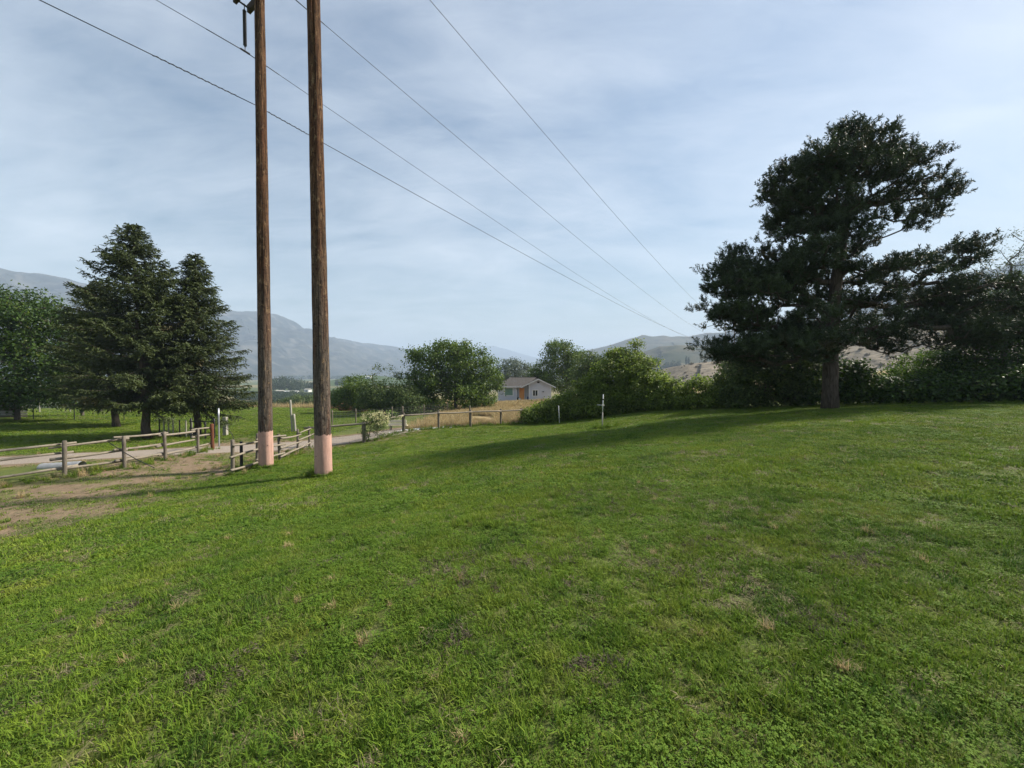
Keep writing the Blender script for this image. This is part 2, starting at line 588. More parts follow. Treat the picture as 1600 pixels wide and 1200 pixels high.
def hill(name, ridge, front, back, foot, mat, seed, rough, nu=160, nv=56, gully=1.0):
    """A ridge line in world coordinates (x, y, z) with eroded slopes falling to the valley floor."""
    P = np.array(ridge, float)
    d = np.r_[0, np.cumsum(np.hypot(*np.diff(P[:, :2], axis=0).T))]
    s = np.linspace(0, d[-1], nu)
    cx, cyy, cz = (np.interp(s, d, P[:, k]) for k in range(3))
    t = unit(np.stack([np.gradient(cx), np.gradient(cyy)], -1))
    nrm = np.stack([t[:, 1], -t[:, 0]], -1)
    nrm = nrm * np.sign(np.sum(nrm * -np.stack([cx, cyy], -1), 1))[:, None]      # towards the viewer's side of the valley
    w = np.r_[-np.linspace(1, .08, nv // 4) ** 1.4, 0, np.linspace(.02, 1, nv - nv // 4 - 1) ** 1.15]
    off = np.where(w < 0, w * back, w * front)
    X = cx[:, None] + nrm[:, 0:1] * off; Y = cyy[:, None] + nrm[:, 1:2] * off
    a = np.abs(w)
    prof = np.where(w < 0, 1 - sstep(0, 1, a), (1 - a) ** 1.35 * .72 + .28 * (1 - sstep(.15, .95, a)))
    hgt = (cz - foot)[:, None] * prof
    sc = front * .22
    er = 1 - np.abs(fbm(X / sc, Y / sc, 5, seed, .55) * 2 - 1)
    env = np.clip(a * 5, .12, 1) * (prof > 0)
    Z = foot + hgt * (1 + rough * (er - .93) * env * 1.3) + rough * .05 * (cz - foot)[:, None] * (fbm(X / sc * 6, Y / sc * 6, 4, seed + 9) - .5)
    Z = Z - 6 * (a > .985)
    n, mm = X.shape
    idx = np.arange(n * mm).reshape(n, mm)
    fc = np.stack([idx[:-1, :-1], idx[:-1, 1:], idx[1:, 1:], idx[1:, :-1]], -1).reshape(-1, 4)
    me = mesh_np(name, np.stack([X, Y, Z], -1).reshape(-1, 3), fc, True)
    return tag(link(name, me, mat), kind='structure')


def ridge(rows): return [at(px, py, D) for px, py, D in rows]


M_RANGE = hill_mat('mountain_forest_and_rock', (.008, .015, .013), (.045, .047, .040), (.10, .095, .082), .007, .016)
M_SAGE = hill_mat('sagebrush_slope', (.17, .145, .11), (.27, .225, .165), (.10, .09, .065), .09, .45)
M_HILL = hill_mat('dry_hill_with_scrub', (.045, .055, .03), (.12, .10, .06), (.03, .04, .022), .010, .022)
hill('mountain_range', ridge([(-420, 395, 1250), (-150, 405, 1350), (0, 418, 1550), (60, 427, 1620), (120, 438, 1700), (240, 462, 1950), (330, 478, 2200), (365, 483, 2300),
     (400, 486, 2420), (430, 490, 2540), (447, 497, 2620), (470, 509, 2740), (500, 522, 2900), (560, 535, 3200), (600, 539, 3400), (640, 545, 3650), (700, 557, 4000), (770, 574, 4300)]),
     1050, 900, -22, M_RANGE, 3, .50, 300, 100)
hill('distant_range', ridge([(600, 560, 7600), (690, 552, 7400), (735, 545, 7200), (757, 540, 7200), (775, 541, 7200), (795, 547, 7200), (830, 557, 7200), (870, 565, 7200), (930, 577, 7200)]),
     2200, 1500, -22, M_RANGE, 13, .25, 120, 40)
hill('hill_ridge', ridge([(820, 575, 2300), (860, 562, 2250), (900, 551, 2200), (930, 545, 2150), (960, 537, 2100), (985, 529, 2050), (1004, 523, 2000), (1018, 525, 2000), (1035, 523, 2000), (1052, 524, 1990),
     (1078, 524, 1980), (1100, 520, 1950), (1130, 520, 1900), (1200, 500, 1800), (1330, 470, 1700), (1450, 440, 1600), (1600, 402, 1500), (1800, 380, 1400), (2300, 390, 1200)]),
     700, 700, -22, M_HILL, 23, .35, 200, 60)
hill('hill_shoulder', ridge([(930, 583, 1050), (970, 566, 1050), (1000, 552, 1040), (1030, 541, 1030), (1060, 538, 1010), (1100, 541, 1000), (1150, 546, 980), (1250, 520, 950), (1400, 480, 900), (1600, 440, 850), (1900, 420, 800)]),
     480, 380, -22, M_HILL, 31, .3, 150, 50)
hill('sagebrush_hill', ridge([(985, 604, 240), (1010, 597, 240), (1035, 583, 240), (1060, 572, 240), (1090, 567, 240), (1120, 564, 235), (1200, 552, 225), (1300, 532, 215), (1400, 512, 205), (1500, 498, 195), (1700, 480, 180), (2000, 470, 150)]),
     110, 120, -9, M_SAGE, 41, .16, 150, 60)
M_MOUND = hill_mat('orchard_mound', (.045, .075, .025), (.07, .10, .035), (.09, .11, .045), .05, .15)
hill('orchard_mound', ridge([(500, 600, 760), (520, 594, 760), (545, 588, 760), (570, 586, 760), (600, 588, 760), (630, 592, 760), (660, 598, 760)]), 120, 120, -22, M_MOUND, 51, .06, 60, 24)

# ------------------------------------------------------------------ foliage builders
def leaf_quads(C, out, length, aspect, rg, bias=.6, axis_dir=None, fold=.15):
    """Diamond leaves at C; normals lean towards `out`; optional preferred long axis."""
    n = len(C)
    nrm = unit(unit(out) * bias + rg.normal(size=(n, 3)) * .55 + np.array([0, 0, .25]))
    ax = rg.normal(size=(n, 3)) if axis_dir is None else axis_dir + rg.normal(size=(n, 3)) * .35
    a = unit(ax - np.sum(ax * nrm, 1, keepdims=True) * nrm)
    b = np.cross(nrm, a)
    L = (length * rg.uniform(.65, 1.3, n))[:, None]
    W = L * aspect
    V = np.stack([C - a * L * .5, C + b * W * .5 - nrm * W * fold, C + a * L * .5 - nrm * L * .12, C - b * W * .5 - nrm * W * fold], 1).reshape(-1, 3)
    Fc = np.arange(4 * n).reshape(n, 4)
    return V, Fc


def edge_tubes(Pa, Pb, ra, rb, n=5):
    t = unit(Pb - Pa)
    ref = np.where(np.abs(t[:, 2:3]) < .9, np.array([[0, 0, 1.]]), np.array([[0, 1., 0]]))
    a = unit(np.cross(t, ref)); b = np.cross(a, t)
    th = np.arange(n) * 2 * np.pi / n
    ring = a[:, None] * np.cos(th)[None, :, None] + b[:, None] * np.sin(th)[None, :, None]
    V = np.concatenate([Pa[:, None] + ring * ra[:, None, None], Pb[:, None] + ring * rb[:, None, None]], 1)
    m = len(Pa)
    k = np.arange(n); k2 = (k + 1) % n
    f = np.stack([k, k2, k2 + n, k + n], -1)
    Fc = (f[None] + (np.arange(m) * 2 * n)[:, None, None]).reshape(-1, 4)
    return V.reshape(-1, 3), Fc


def grow(trunk, tips, rg, step=.5, rtip=.012, power=.48, rise=.12, wob=.08, rbase=None):
    """Branches from a trunk polyline out to every tip point, each joining the nearest wood."""
    P = [np.array(p, float) for p in trunk]
    par = [-1] + list(range(len(P) - 1))
    plen = [0.0] * len(P)
    pos = np.zeros((len(P) + len(tips) * 40, 3)); pl = np.zeros(len(pos))
    pos[:len(P)] = P
    cnt = len(P)
    T = np.array(trunk, float)
    d0 = np.min(np.linalg.norm(tips[:, None] - T[None], axis=2), axis=1)
    last = []
    for ti in np.argsort(d0):
        tip = tips[ti]
        dv = tip - pos[:cnt]
        d = np.linalg.norm(dv, axis=1)
        cost = d + .22 * pl[:cnt] + .5 * np.maximum(0, pos[:cnt, 2] - tip[2] + .15 * d)
        j = int(np.argmin(cost))
        k = max(1, min(38, int(math.ceil(d[j] / step))))
        A, Bp = pos[j].copy(), tip
        mid = (A + Bp) / 2 + np.array([0, 0, -rise * d[j]]) + rg.normal(size=3) * wob * d[j]
        prev = j
        for q in range(1, k + 1):
            u = q / k
            p = (1 - u) ** 2 * A + 2 * u * (1 - u) * mid + u * u * Bp
            pos[cnt] = p; par.append(prev); pl[cnt] = pl[j] + d[j] * u
            prev = cnt; cnt += 1
        last.append((ti, prev))
    pos = pos[:cnt]; par = np.array(par)
    count = np.zeros(cnt)
    for _, n_ in last: count[n_] += 1
    for i in range(cnt - 1, 0, -1): count[par[i]] += count[i]
    rad = rtip * np.maximum(count, 1) ** power
    if rbase is not None:
        nt = len(trunk)
        rad[:nt] = np.maximum(rad[:nt], np.linspace(rbase, rbase * .25, nt))
        rad[:nt] = np.minimum(rad[:nt], np.linspace(rbase * 1.25, rbase * .5, nt))
        rad[nt:] = np.minimum(rad[nt:], rbase * .55)
    e = np.arange(1, cnt)
    V, Fc = edge_tubes(pos[par[e]], pos[e], np.minimum(rad[par[e]], rad[e] * 1.25), rad[e], 5)
    ti = np.zeros(len(tips), int)
    for a, b in last: ti[a] = b
    dirs = unit(tips - pos[par[ti]])
    return V, Fc, dirs


def sample_lobes(lobes, n, rg, shell=.55):
    """Points in a union of ellipsoids (cx, cy, cz, rx, ry, rz, weight), crowded towards the skin."""
    L = np.array([l[:6] for l in lobes], float)
    w = np.array([(l[6] if len(l) > 6 else 1.0) for l in lobes]) * np.prod(L[:, 3:6], axis=1) ** .66
    k = rg.choice(len(L), n, p=w / w.sum())
    u = unit(rg.normal(size=(n, 3)))
    r = np.where(rg.random(n) < shell, rg.uniform(.8, 1.03, n), rg.random(n) ** .4)
    lump = .82 + .36 * fbm(u[:, 0] * 2.3 + k * 3.1, u[:, 1] * 2.3 + u[:, 2] * 1.7, 3, 55)
    return L[k, :3] + u * L[k, 3:6] * (r * lump)[:, None], u, k


BARK = {}


def bark(name, a, b, scale=(6, 6, 1.2)):
    m = NT(name)
    v = m.obj(scale)
    n1 = m.noise(v, 2.2, 6, .65, .6)
    m.principled(m.mix(m.mapr(n1, .3, .7), a, b), .95, n1, .9, .03, .1)
    return m.m


M_BARK_DARK = bark('conifer_bark', (.035, .026, .02), (.13, .105, .085))
M_BARK_GREY = bark('grey_bark', (.05, .042, .034), (.16, .14, .115))
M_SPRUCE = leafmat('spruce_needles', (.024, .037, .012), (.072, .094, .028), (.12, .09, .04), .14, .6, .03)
M_PINE = leafmat('pine_needles', (.024, .038, .016), (.070, .098, .036), (.07, .06, .025), .10, .55, .06)
M_ELM = leafmat('elm_leaves', (.042, .078, .014), (.145, .215, .036), (.22, .25, .05), .40, .55, .15)
M_MAPLE_AND_SHADE = leafmat('maple_and_shade_leaves', (.020, .045, .009), (.070, .125, .018), (.17, .20, .03), .30, .5, .12)  # maple foliage; its dark tone also paints shade into the right-hand hedge
M_SHRUB = leafmat('shrub_leaves', (.040, .068, .020), (.135, .185, .050), (.22, .23, .08), .38, .6, .15)
M_OLIVE = leafmat('silver_leaves', (.08, .11, .075), (.17, .21, .15), (.2, .22, .13), .25, .6, .2)
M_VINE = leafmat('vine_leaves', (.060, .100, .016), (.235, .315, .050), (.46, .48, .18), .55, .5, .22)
M_BRIGHT = leafmat('bright_leaves', (.06, .12, .015), (.15, .24, .03), (.24, .30, .06), .40, .5, .2)
M_FARLEAF = leafmat('valley_tree_leaves', (.022, .042, .014), (.055, .085, .028), (.09, .10, .04), .2, .7, .15)
M_RUST = leafmat('rusty_weed_leaves', (.10, .055, .025), (.20, .115, .045), (.13, .14, .05), .25, .7, .2)


def tree(name, label, cat, base, trunk, lobes, ntips, per_tip, clump, size, mat, seed, group=None, barkm=None, aspect=.55,
         rtip=.012, shell=.6, bias=.5, rbase=None, hang=0.0, branch_leaf=0, step=.6, trunk_name='trunk', crown_name='crown'):
    """Wood grown to tip points in the crown lobes, each tip carrying a clump of leaves."""
    rg = np.random.default_rng(seed)
    root = empty(name, base)
    tag(root, label, cat, group)
    tips, u, k = sample_lobes(lobes, ntips, rg, shell)
    tips[:, 2] = np.maximum(tips[:, 2], H(tips[:, 0], tips[:, 1]) + .08 + rg.random(len(tips)) * .3)
    V, Fc, dirs = grow(trunk, tips, rg, step, rtip, rbase=rbase)
    link(trunk_name, mesh_np(trunk_name, V, Fc, True), barkm or M_BARK_GREY, root)
    n = ntips * per_tip
    ci = np.repeat(np.arange(ntips), per_tip)
    offs = rg.normal(size=(n, 3)) * clump * np.array([1, 1, .7]) + np.array([0, 0, -hang]) * rg.random((n, 1))
    C = tips[ci] + offs
    keep = C[:, 2] > H(C[:, 0], C[:, 1]) + .02
    C, ci, offs = C[keep], ci[keep], offs[keep]
    out = u[ci] + offs / max(clump, 1e-3) * .5
    ax = None if hang == 0 else np.tile(np.array([0, 0, -1.0]), (len(C), 1))
    LV, LF = leaf_quads(C, out, size, aspect, rg, bias, ax)
    v = np.clip(rg.normal(.45, .22, len(C)) + (rg.random(ntips)[ci] - .5) * .55, 0, 1)
    w = rg.random(ntips)[ci] * .6 + rg.random(len(C)) * .4
    link(crown_name, mesh_np(crown_name, LV, LF, False, dict(v=np.repeat(v, 4), w=np.repeat(w, 4))), mat, root)
    return root


def trunk_line(p0, p1, n=7, wob=.06, seed=0):
    rg = np.random.default_rng(seed)
    t = np.linspace(0, 1, n)[:, None]
    p = np.array(p0)[None] * (1 - t) + np.array(p1)[None] * t
    p[1:-1, :2] += rg.normal(size=(n - 2, 2)) * wob
    return p


# ------------------------------------------------------------------ spruces
def spruce(label, x, y, top_off, height, crown0, prof, seed, rb=.19, dens=1.0):
    rg = np.random.default_rng(seed)
    z0 = hz(x, y)
    root = tag(empty('spruce_tree', (x, y, z0)), label, 'tree', 'spruces beyond the gravel drive')
    tl = trunk_line((x, y, z0 - .15), (x + top_off, y, z0 + height), 16, .03, seed)
    tb = B()
    tb.tube(tl, [rb * (1.25 if i == 0 else 1.0) * (1 - i / 15.5) + .012 for i in range(16)], 12, jit=.06)
    tb.build('trunk', M_BARK_DARK, root, True)
    hs, az, Ls = [], [], []
    h = crown0
    while h < height - .12:
        fr = (h - crown0) / (height - crown0)
        for _ in range(rg.integers(5, 8)):
            hs.append(h + rg.uniform(-.12, .12)); az.append(rg.uniform(0, 2 * np.pi))
            Ls.append(np.interp(fr, *prof) * rg.uniform(.74, 1.06))
        h += .22 - .06 * fr
    hs, az, Ls = map(np.array, (hs, az, Ls))
    Ls = Ls * (.90 + .20 * vnoise(az * 1.3 + 5, hs * .9, seed + 3))
    Ls = np.maximum(Ls, .18)
    fr = np.clip((hs - crown0) / (height - crown0), 0, 1)
    org = np.stack([np.interp(hs + z0, tl[:, 2], tl[:, k]) for k in range(2)] + [hs + z0], -1)
    hd = np.stack([np.cos(az), np.sin(az), np.zeros_like(az)], -1)
    droop = -.46 + .85 * fr + rg.normal(0, .17, len(az))

    def bpoint(i, s):
        zz = Ls[i] * (droop[i] * s * .75 + (.22 - .1 * fr[i]) * s ** 2.6 - .05)
        return org[i] + hd[i] * (Ls[i] * s)[:, None] + np.stack([0 * zz, 0 * zz, zz], -1)
    # wood
    nb = len(az)
    S = np.linspace(0, .96, 6)
    Pa = np.concatenate([bpoint(np.arange(nb), np.full(nb, S[k])) for k in range(5)])
    Pb = np.concatenate([bpoint(np.arange(nb), np.full(nb, S[k + 1])) for k in range(5)])
    rr = np.concatenate([.004 + .011 * Ls * (1 - S[k]) for k in range(5)])
    V, Fc = edge_tubes(Pa, Pb, rr, rr * .8, 4)
    link('branches', mesh_np('branches', V, Fc, True), M_BARK_DARK, root)
    # sprays of needles
    nt = np.maximum(4, (Ls / .085 * dens).astype(int))
    bi = np.repeat(np.arange(nb), nt)
    s = np.concatenate([np.linspace(.12, 1.0, k) for k in nt]) + rg.normal(0, .015, len(bi))
    s = np.clip(s, .1, 1.02)
    bi = np.concatenate([bi, bi]); s = np.concatenate([s, s])
    side = np.repeat([1., -1.], len(bi) // 2)
    p = bpoint(bi, s); tang = unit(bpoint(bi, np.minimum(s + .04, 1.06)) - bpoint(bi, s - .03))
    perp = np.cross(tang, np.array([0, 0, 1.]))
    tw = unit(tang * .75 + perp * side[:, None] * rg.uniform(.45, 1.0, len(bi))[:, None] + np.array([0, 0, -1.]) * rg.uniform(-.15, .9, len(bi))[:, None])
    tl_ = (.20 + .45 * (1 - s) * np.minimum(Ls[bi], 2) / 2 + .10) * rg.uniform(.7, 1.25, len(bi))
    ns = 7
    q = np.linspace(.08, 1, ns)
    C = p[:, None] + tw[:, None] * (tl_[:, None] * q)[..., None] + np.array([0, 0, -1.]) * (tl_[:, None] * q ** 2 * .22)[..., None]
    C = C.reshape(-1, 3) + rg.normal(size=(len(bi) * ns, 3)) * .012
    axd = np.repeat(tw, ns, 0) + rg.normal(size=C.shape) * .45
    LV, LF = leaf_quads(C, np.tile([[0, 0, 1.]], (len(C), 1)) + rg.normal(size=C.shape) * .5, .165, .30, rg,   .5, axd, .05)
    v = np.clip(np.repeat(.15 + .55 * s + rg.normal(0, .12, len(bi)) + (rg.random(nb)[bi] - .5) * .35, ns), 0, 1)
    w = np.repeat(rg.random(nb)[bi], ns)
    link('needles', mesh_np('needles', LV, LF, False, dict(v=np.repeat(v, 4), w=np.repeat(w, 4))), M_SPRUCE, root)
    return root


spruce('broad tall spruce with bare lower trunk, nearest behind the split rail fence', -20.4, 21.5, -.62, 11.9, 2.25,
       ([0, .12, .4, .62, .82, 1], [2.7, 3.2, 2.9, 2.2, 1.2, .12]), 101, .2)
spruce('narrower spruce standing just left of the two power poles', -19.3, 23.5, .15, 11.0, 2.0,
       ([0, .12, .35, .6, .8, 1], [3.1, 3.2, 2.6, 1.7, .95, .10]), 102, .18)
spruce('shorter spruce half hidden behind the broad spruce, next to the leafy tree', -28.3, 27.5, -.9, 10.4, 2.0,
       ([0, .15, .4, .65, .85, 1], [2.6, 3.2, 2.9, 2.1, 1.2, .12]), 103, .2)

# ------------------------------------------------------------------ big pine
def make_pine():
    rg = np.random.default_rng(211)
    D0 = 18.0
    bx = 14.9
    z0 = hz(bx, D0)
    root = tag(empty('pine_tree', (bx, D0, z0)), 'big dark irregular pine at the far edge of the lawn', 'tree')

    def lb(px, py, hw, hh, dd, dy=0.0, w=1.0):
        c = at(px, py, D0 + dy); k = (D0 + dy) / F_PX
        return (c[0], c[1], c[2], hw * k, dd, hh * k, w)
    lobes = [lb(1345, 222, 34, 24, 1.2, 0, .9), lb(1308, 250, 48, 30, 1.8, .3, .9), lb(1378, 255, 46, 32, 1.7, -.2, .8), lb(1425, 238, 14, 12, .6, 0, .35),
             lb(1258, 290, 46, 36, 2.0, -.3, 1.0), lb(1225, 322, 26, 28, 1.4, .2, .9), lb(1320, 305, 62, 34, 2.2, .4, .8), lb(1415, 295, 48, 22, 1.4, -.4, .5), lb(1456, 303, 18, 8, .6, -.5, .5),
             lb(1425, 335, 44, 16, 1.3, .3, .35), lb(1275, 345, 40, 24, 1.8, -.5, .8), lb(1385, 352, 36, 14, 1.2, -.6, .3), lb(1298, 378, 40, 26, 1.7, -.5, 1.0), lb(1330, 405, 30, 22, 1.5, .6, .6), lb(1255, 345, 34, 20, 1.5, .5, .7),
             lb(1162, 398, 12, 16, .7, .2, .9), lb(1120, 432, 16, 12, .8, 0, .9), lb(1180, 432, 50, 28, 2.1, .5, .9), lb(1150, 470, 44, 32, 1.9, -.4, .9), lb(1240, 425, 50, 30, 2.1, -.8, .9),
             lb(1295, 450, 50, 34, 2.3, .9, .7), lb(1205, 495, 62, 30, 2.3, .2, .9), lb(1140, 545, 44, 14, 1.5, -.2, .9), lb(1215, 550, 62, 20, 2.0, -.8, .8),
             lb(1275, 525, 58, 32, 2.1, -1.2, .6), lb(1350, 500, 50, 32, 2.2, .8, .6), lb(1350, 420, 36, 18, 1.6, -.6, .35), lb(1415, 430, 40, 22, 1.6, -.3, .6), lb(1460, 410, 32, 20, 1.4, .2, .6), lb(1488, 398, 14, 6, .5, 0, .4),
             lb(1440, 470, 58, 30, 2.0, .5, .9), lb(1510, 470, 50, 28, 1.8, -.3, .9), lb(1400, 535, 42, 18, 1.5, -.6, .5), lb(1480, 520, 54, 26, 1.8, .2, .8), lb(1560, 500, 40, 36, 1.6, .3, .8)]
    tr = np.array([at(1297, 640, D0), at(1297, 600, D0), at(1298, 560, D0), at(1300, 520, D0), at(1302, 480, D0), at(1306, 440, D0), at(1312, 400, D0),
                   at(1318, 360, D0), at(1324, 320, D0), at(1330, 280, D0), at(1336, 240, D0), at(1341, 200, D0)])
    tr[0, 2] = z0 - .2
    pads, pu, k = sample_lobes(lobes, 440, rg, .6)
    per = 7
    tips = np.repeat(pads, per, 0) + rg.normal(size=(440 * per, 3)) * np.array([.33, .33, .11])
    u = np.repeat(pu, per, 0)
    V, Fc, dirs = grow(tr, tips, rg, .5, .0105, .5, .12, .07, rbase=.26)
    tb = B()
    tb.tube(tr, [.36, .31, .29, .27, .25, .22, .19, .16, .13, .10, .07, .04], 14, jit=.07)
    tv = np.array(tb.v)
    me = bpy.data.meshes.new('trunk'); me.from_pydata(tb.v, [], tb.f)
    me.polygons.foreach_set('use_smooth', np.ones(len(me.polygons), dtype=bool))
    link('trunk', me, M_BARK_DARK, root)
    link('branches', mesh_np('branches', V, Fc, True), M_BARK_DARK, root)
    # upturned bottle-brush shoots
    nf = 5
    n = len(tips) * nf
    ti = np.repeat(np.arange(len(tips)), nf)
    axd = unit(dirs[ti] * .55 + u[ti] * .3 + np.array([0, 0, .85]) + rg.normal(size=(n, 3)) * .5)
    o = tips[ti] + rg.normal(size=(n, 3)) * np.array([.10, .10, .06])
    Lf = rg.uniform(.20, .48, n)
    nn = 28
    q = np.tile(np.linspace(0, 1, nn), n)
    fi = np.repeat(np.arange(n), nn)
    P = o[fi] + axd[fi] * (Lf[fi] * q)[:, None]
    rd = unit(rg.normal(size=(n * nn, 3)))
    rd = unit(rd - np.sum(rd * axd[fi], 1, keepdims=True) * axd[fi])
    dr = unit(axd[fi] * .75 + rd)
    ln = rg.uniform(.08, .13, len(fi))[:, None]
    sd = unit(np.cross(dr, rg.normal(size=dr.shape))) * .0125
    NV = np.stack([P - sd, P + sd, P + dr * ln + sd * .7, P + dr * ln - sd * .7], 1).reshape(-1, 3)
    NF = np.arange(len(NV)).reshape(-1, 4)
    v = np.clip(.35 + rg.normal(0, .15, n) + (rg.random(len(tips))[ti] - .5) * .5, 0, 1)
    link('needles', mesh_np('needles', NV, NF, False, dict(v=np.repeat(v[fi], 4), w=np.repeat(rg.random(len(tips))[ti][fi], 4))), M_PINE, root)


make_pine()


# ------------------------------------------------------------------ broadleaf trees
def P3(px, py, D): return at(px, py, D)


def lobe(px, py, hw, hh, D, dd=None, w=1.0):
    c = at(px, py, D); k = D / F_PX
    return (c[0], c[1], c[2], hw * k, dd or hw * k * .9, hh * k, w)


def base_at(px, D):
    x = (px - 800) / F_PX * D
    return (x, D, hz(x, D))


b = base_at(25, 30)
tree('leafy_tree', 'large leafy green tree cut by the left edge of the picture', 'tree', b, trunk_line((b[0], b[1], b[2] - .1), (b[0], b[1], b[2] + 5), 7),
     [lobe(20, 505, 70, 50, 30), lobe(80, 535, 55, 50, 30.5), lobe(-60, 520, 90, 70, 30), lobe(40, 580, 75, 45, 29.5), lobe(105, 590, 40, 40, 30), lobe(-40, 600, 70, 45, 29.5), lobe(30, 480, 40, 28, 30), lobe(70, 614, 60, 18, 29.5), lobe(-10, 618, 60, 20, 29.5)],
     850, 60, .42, .20, M_MAPLE_AND_SHADE, 301, rbase=.15)
b = base_at(127, 35)
tree('leafy_tree', 'slim leafy tree in the shade between the leafy tree and the spruces', 'tree', b, trunk_line((b[0], b[1], b[2] - .1), (b[0] + .2, b[1], b[2] + 4), 6),
     [lobe(120, 560, 30, 40, 35), lobe(100, 600, 26, 20, 35), lobe(135, 600, 22, 22, 35)], 90, 50, .35, .16, M_MAPLE_AND_SHADE, 302, rbase=.13)
b = base_at(46, 58)
tree('silver_shrub', 'pale silvery green shrub beyond the shaded lawn at far left', 'shrub', b, trunk_line((b[0], b[1], b[2] - .1), (b[0], b[1], b[2] + 1.5), 4),
     [lobe(42, 630, 22, 16, 58), lobe(66, 634, 20, 11, 59), lobe(24, 638, 16, 12, 57)], 110, 40, .35, .22, M_OLIVE, 303)
b = base_at(95, 62)
tree('silver_shrub', 'silvery shrub behind the wire fence, seen under the slim leafy tree', 'shrub', b, trunk_line((b[0], b[1], b[2] - .1), (b[0], b[1], b[2] + 1.5), 4),
     [lobe(92, 634, 22, 11, 62), lobe(112, 632, 16, 12, 62)], 80, 40, .35, .22, M_OLIVE, 304)
b = base_at(712, 45)
tree('elm_tree', 'big round leafy tree left of the grey house', 'tree', b, trunk_line((b[0], b[1], b[2] - .1), (b[0], b[1], b[2] + 4.5), 7),
     [lobe(690, 570, 46, 36, 45), lobe(735, 572, 40, 32, 45.4), lobe(665, 592, 32, 36, 44.6), lobe(752, 598, 30, 30, 44.8), lobe(705, 548, 38, 16, 45), lobe(700, 615, 55, 30, 44.2), lobe(745, 618, 28, 22, 44), lobe(650, 555, 18, 14, 44.5), lobe(655, 620, 26, 24, 44.5)],
     560, 58, .42, .26, M_ELM, 310, rbase=.26)
b = base_at(600, 41)
tree('thicket_shrub', 'tall shrub with upright bare-tipped shoots above the wire fence', 'shrub', b, trunk_line((b[0], b[1], b[2] - .1), (b[0], b[1], b[2] + 1.6), 4),
     [lobe(600, 618, 34, 22, 41), lobe(575, 627, 22, 16, 40.5), lobe(628, 622, 26, 22, 41), lobe(592, 578, 4, 16, 41, .12, .9), lobe(608, 582, 3, 12, 41, .12, .8), lobe(580, 588, 3, 12, 40.7, .12, .8), lobe(622, 588, 4, 12, 41.2, .12, .8), lobe(640, 632, 22, 16, 40)],
     330, 46, .30, .20, M_SHRUB, 311)
b = base_at(556, 47)
tree('round_shrub', 'round dark green shrub right of the second power pole', 'shrub', b, trunk_line((b[0], b[1], b[2] - .1), (b[0], b[1], b[2] + 1.6), 4),
     [lobe(556, 606, 22, 18, 47), lobe(540, 622, 20, 14, 47), lobe(570, 622, 24, 16, 47)], 200, 46, .32, .22, M_ELM, 312)
b = base_at(533, 54)
tree('round_shrub', 'small dark shrub peeking out beside the second power pole', 'shrub', b, trunk_line((b[0], b[1], b[2] - .1), (b[0], b[1], b[2] + 1.2), 4),
     [lobe(530, 622, 14, 13, 54)], 70, 40, .3, .22, M_SHRUB, 313)
b = base_at(800, 92)
tree('airy_tree', 'hazy airy tree rising behind the grey house roof', 'tree', b, trunk_line((b[0], b[1], b[2] - .1), (b[0], b[1], b[2] + 5), 6),
     [lobe(798, 585, 30, 22, 92), lobe(780, 592, 18, 20, 92), lobe(815, 580, 16, 16, 92), lobe(795, 568, 18, 8, 92, None, .5)], 220, 42, .5, .36, M_OLIVE, 314)
b = base_at(885, 74)
tree('dark_tree', 'tall dark green tree right of the grey house', 'tree', b, trunk_line((b[0], b[1], b[2] - .1), (b[0], b[1], b[2] + 6), 7),
     [lobe(880, 560, 32, 26, 74), lobe(872, 548, 22, 15, 74), lobe(900, 575, 28, 26, 74), lobe(850, 588, 22, 22, 74.5), lobe(885, 595, 40, 24, 73.5), lobe(838, 590, 10, 14, 75)],
     420, 50, .55, .34, M_ELM, 315, rbase=.28)
b = base_at(922, 52)
tree('pale_tree', 'lighter green tree between the dark tree and the vine mound', 'tree', b, trunk_line((b[0], b[1], b[2] - .1), (b[0], b[1], b[2] + 3), 5),
     [lobe(918, 570, 20, 20, 52), lobe(935, 572, 16, 16, 52), lobe(920, 590, 24, 20, 52)], 170, 46, .4, .24, M_SHRUB, 316)
b = base_at(470, 115)
tree('round_shrub', 'low bushy tree at the far edge of the mown field, between the poles', 'shrub', b, trunk_line((b[0], b[1], b[2] - .1), (b[0], b[1], b[2] + 2), 4),
     [lobe(470, 626, 22, 8, 115), lobe(452, 629, 12, 5, 115), lobe(488, 628, 12, 6, 115)], 120, 42, .5, .45, M_SHRUB, 317)
# rusty weeds at the field edge
for i, (px, D, hw, hh) in enumerate([(517, 60, 9, 9), (545, 52, 13, 8), (562, 49, 9, 7)]):
    b = base_at(px, D)
    c = at(px, 0, D)
    tree('rusty_weed_clump', ['clump of rust brown weeds hidden half behind the second power pole', 'wide clump of rust brown weeds before the round dark shrub',
         'rust brown weeds at the foot of the tall thicket shrub'][i], 'weeds', b, trunk_line((b[0], b[1], b[2] - .05), (b[0], b[1], b[2] + .4), 3),
         [(b[0], D, b[2] + .5, hw * D / F_PX, 1.0, hh * D / F_PX)], 70, 30, .22, .2, M_RUST, 330 + i, 'rust brown weeds along the field edge')

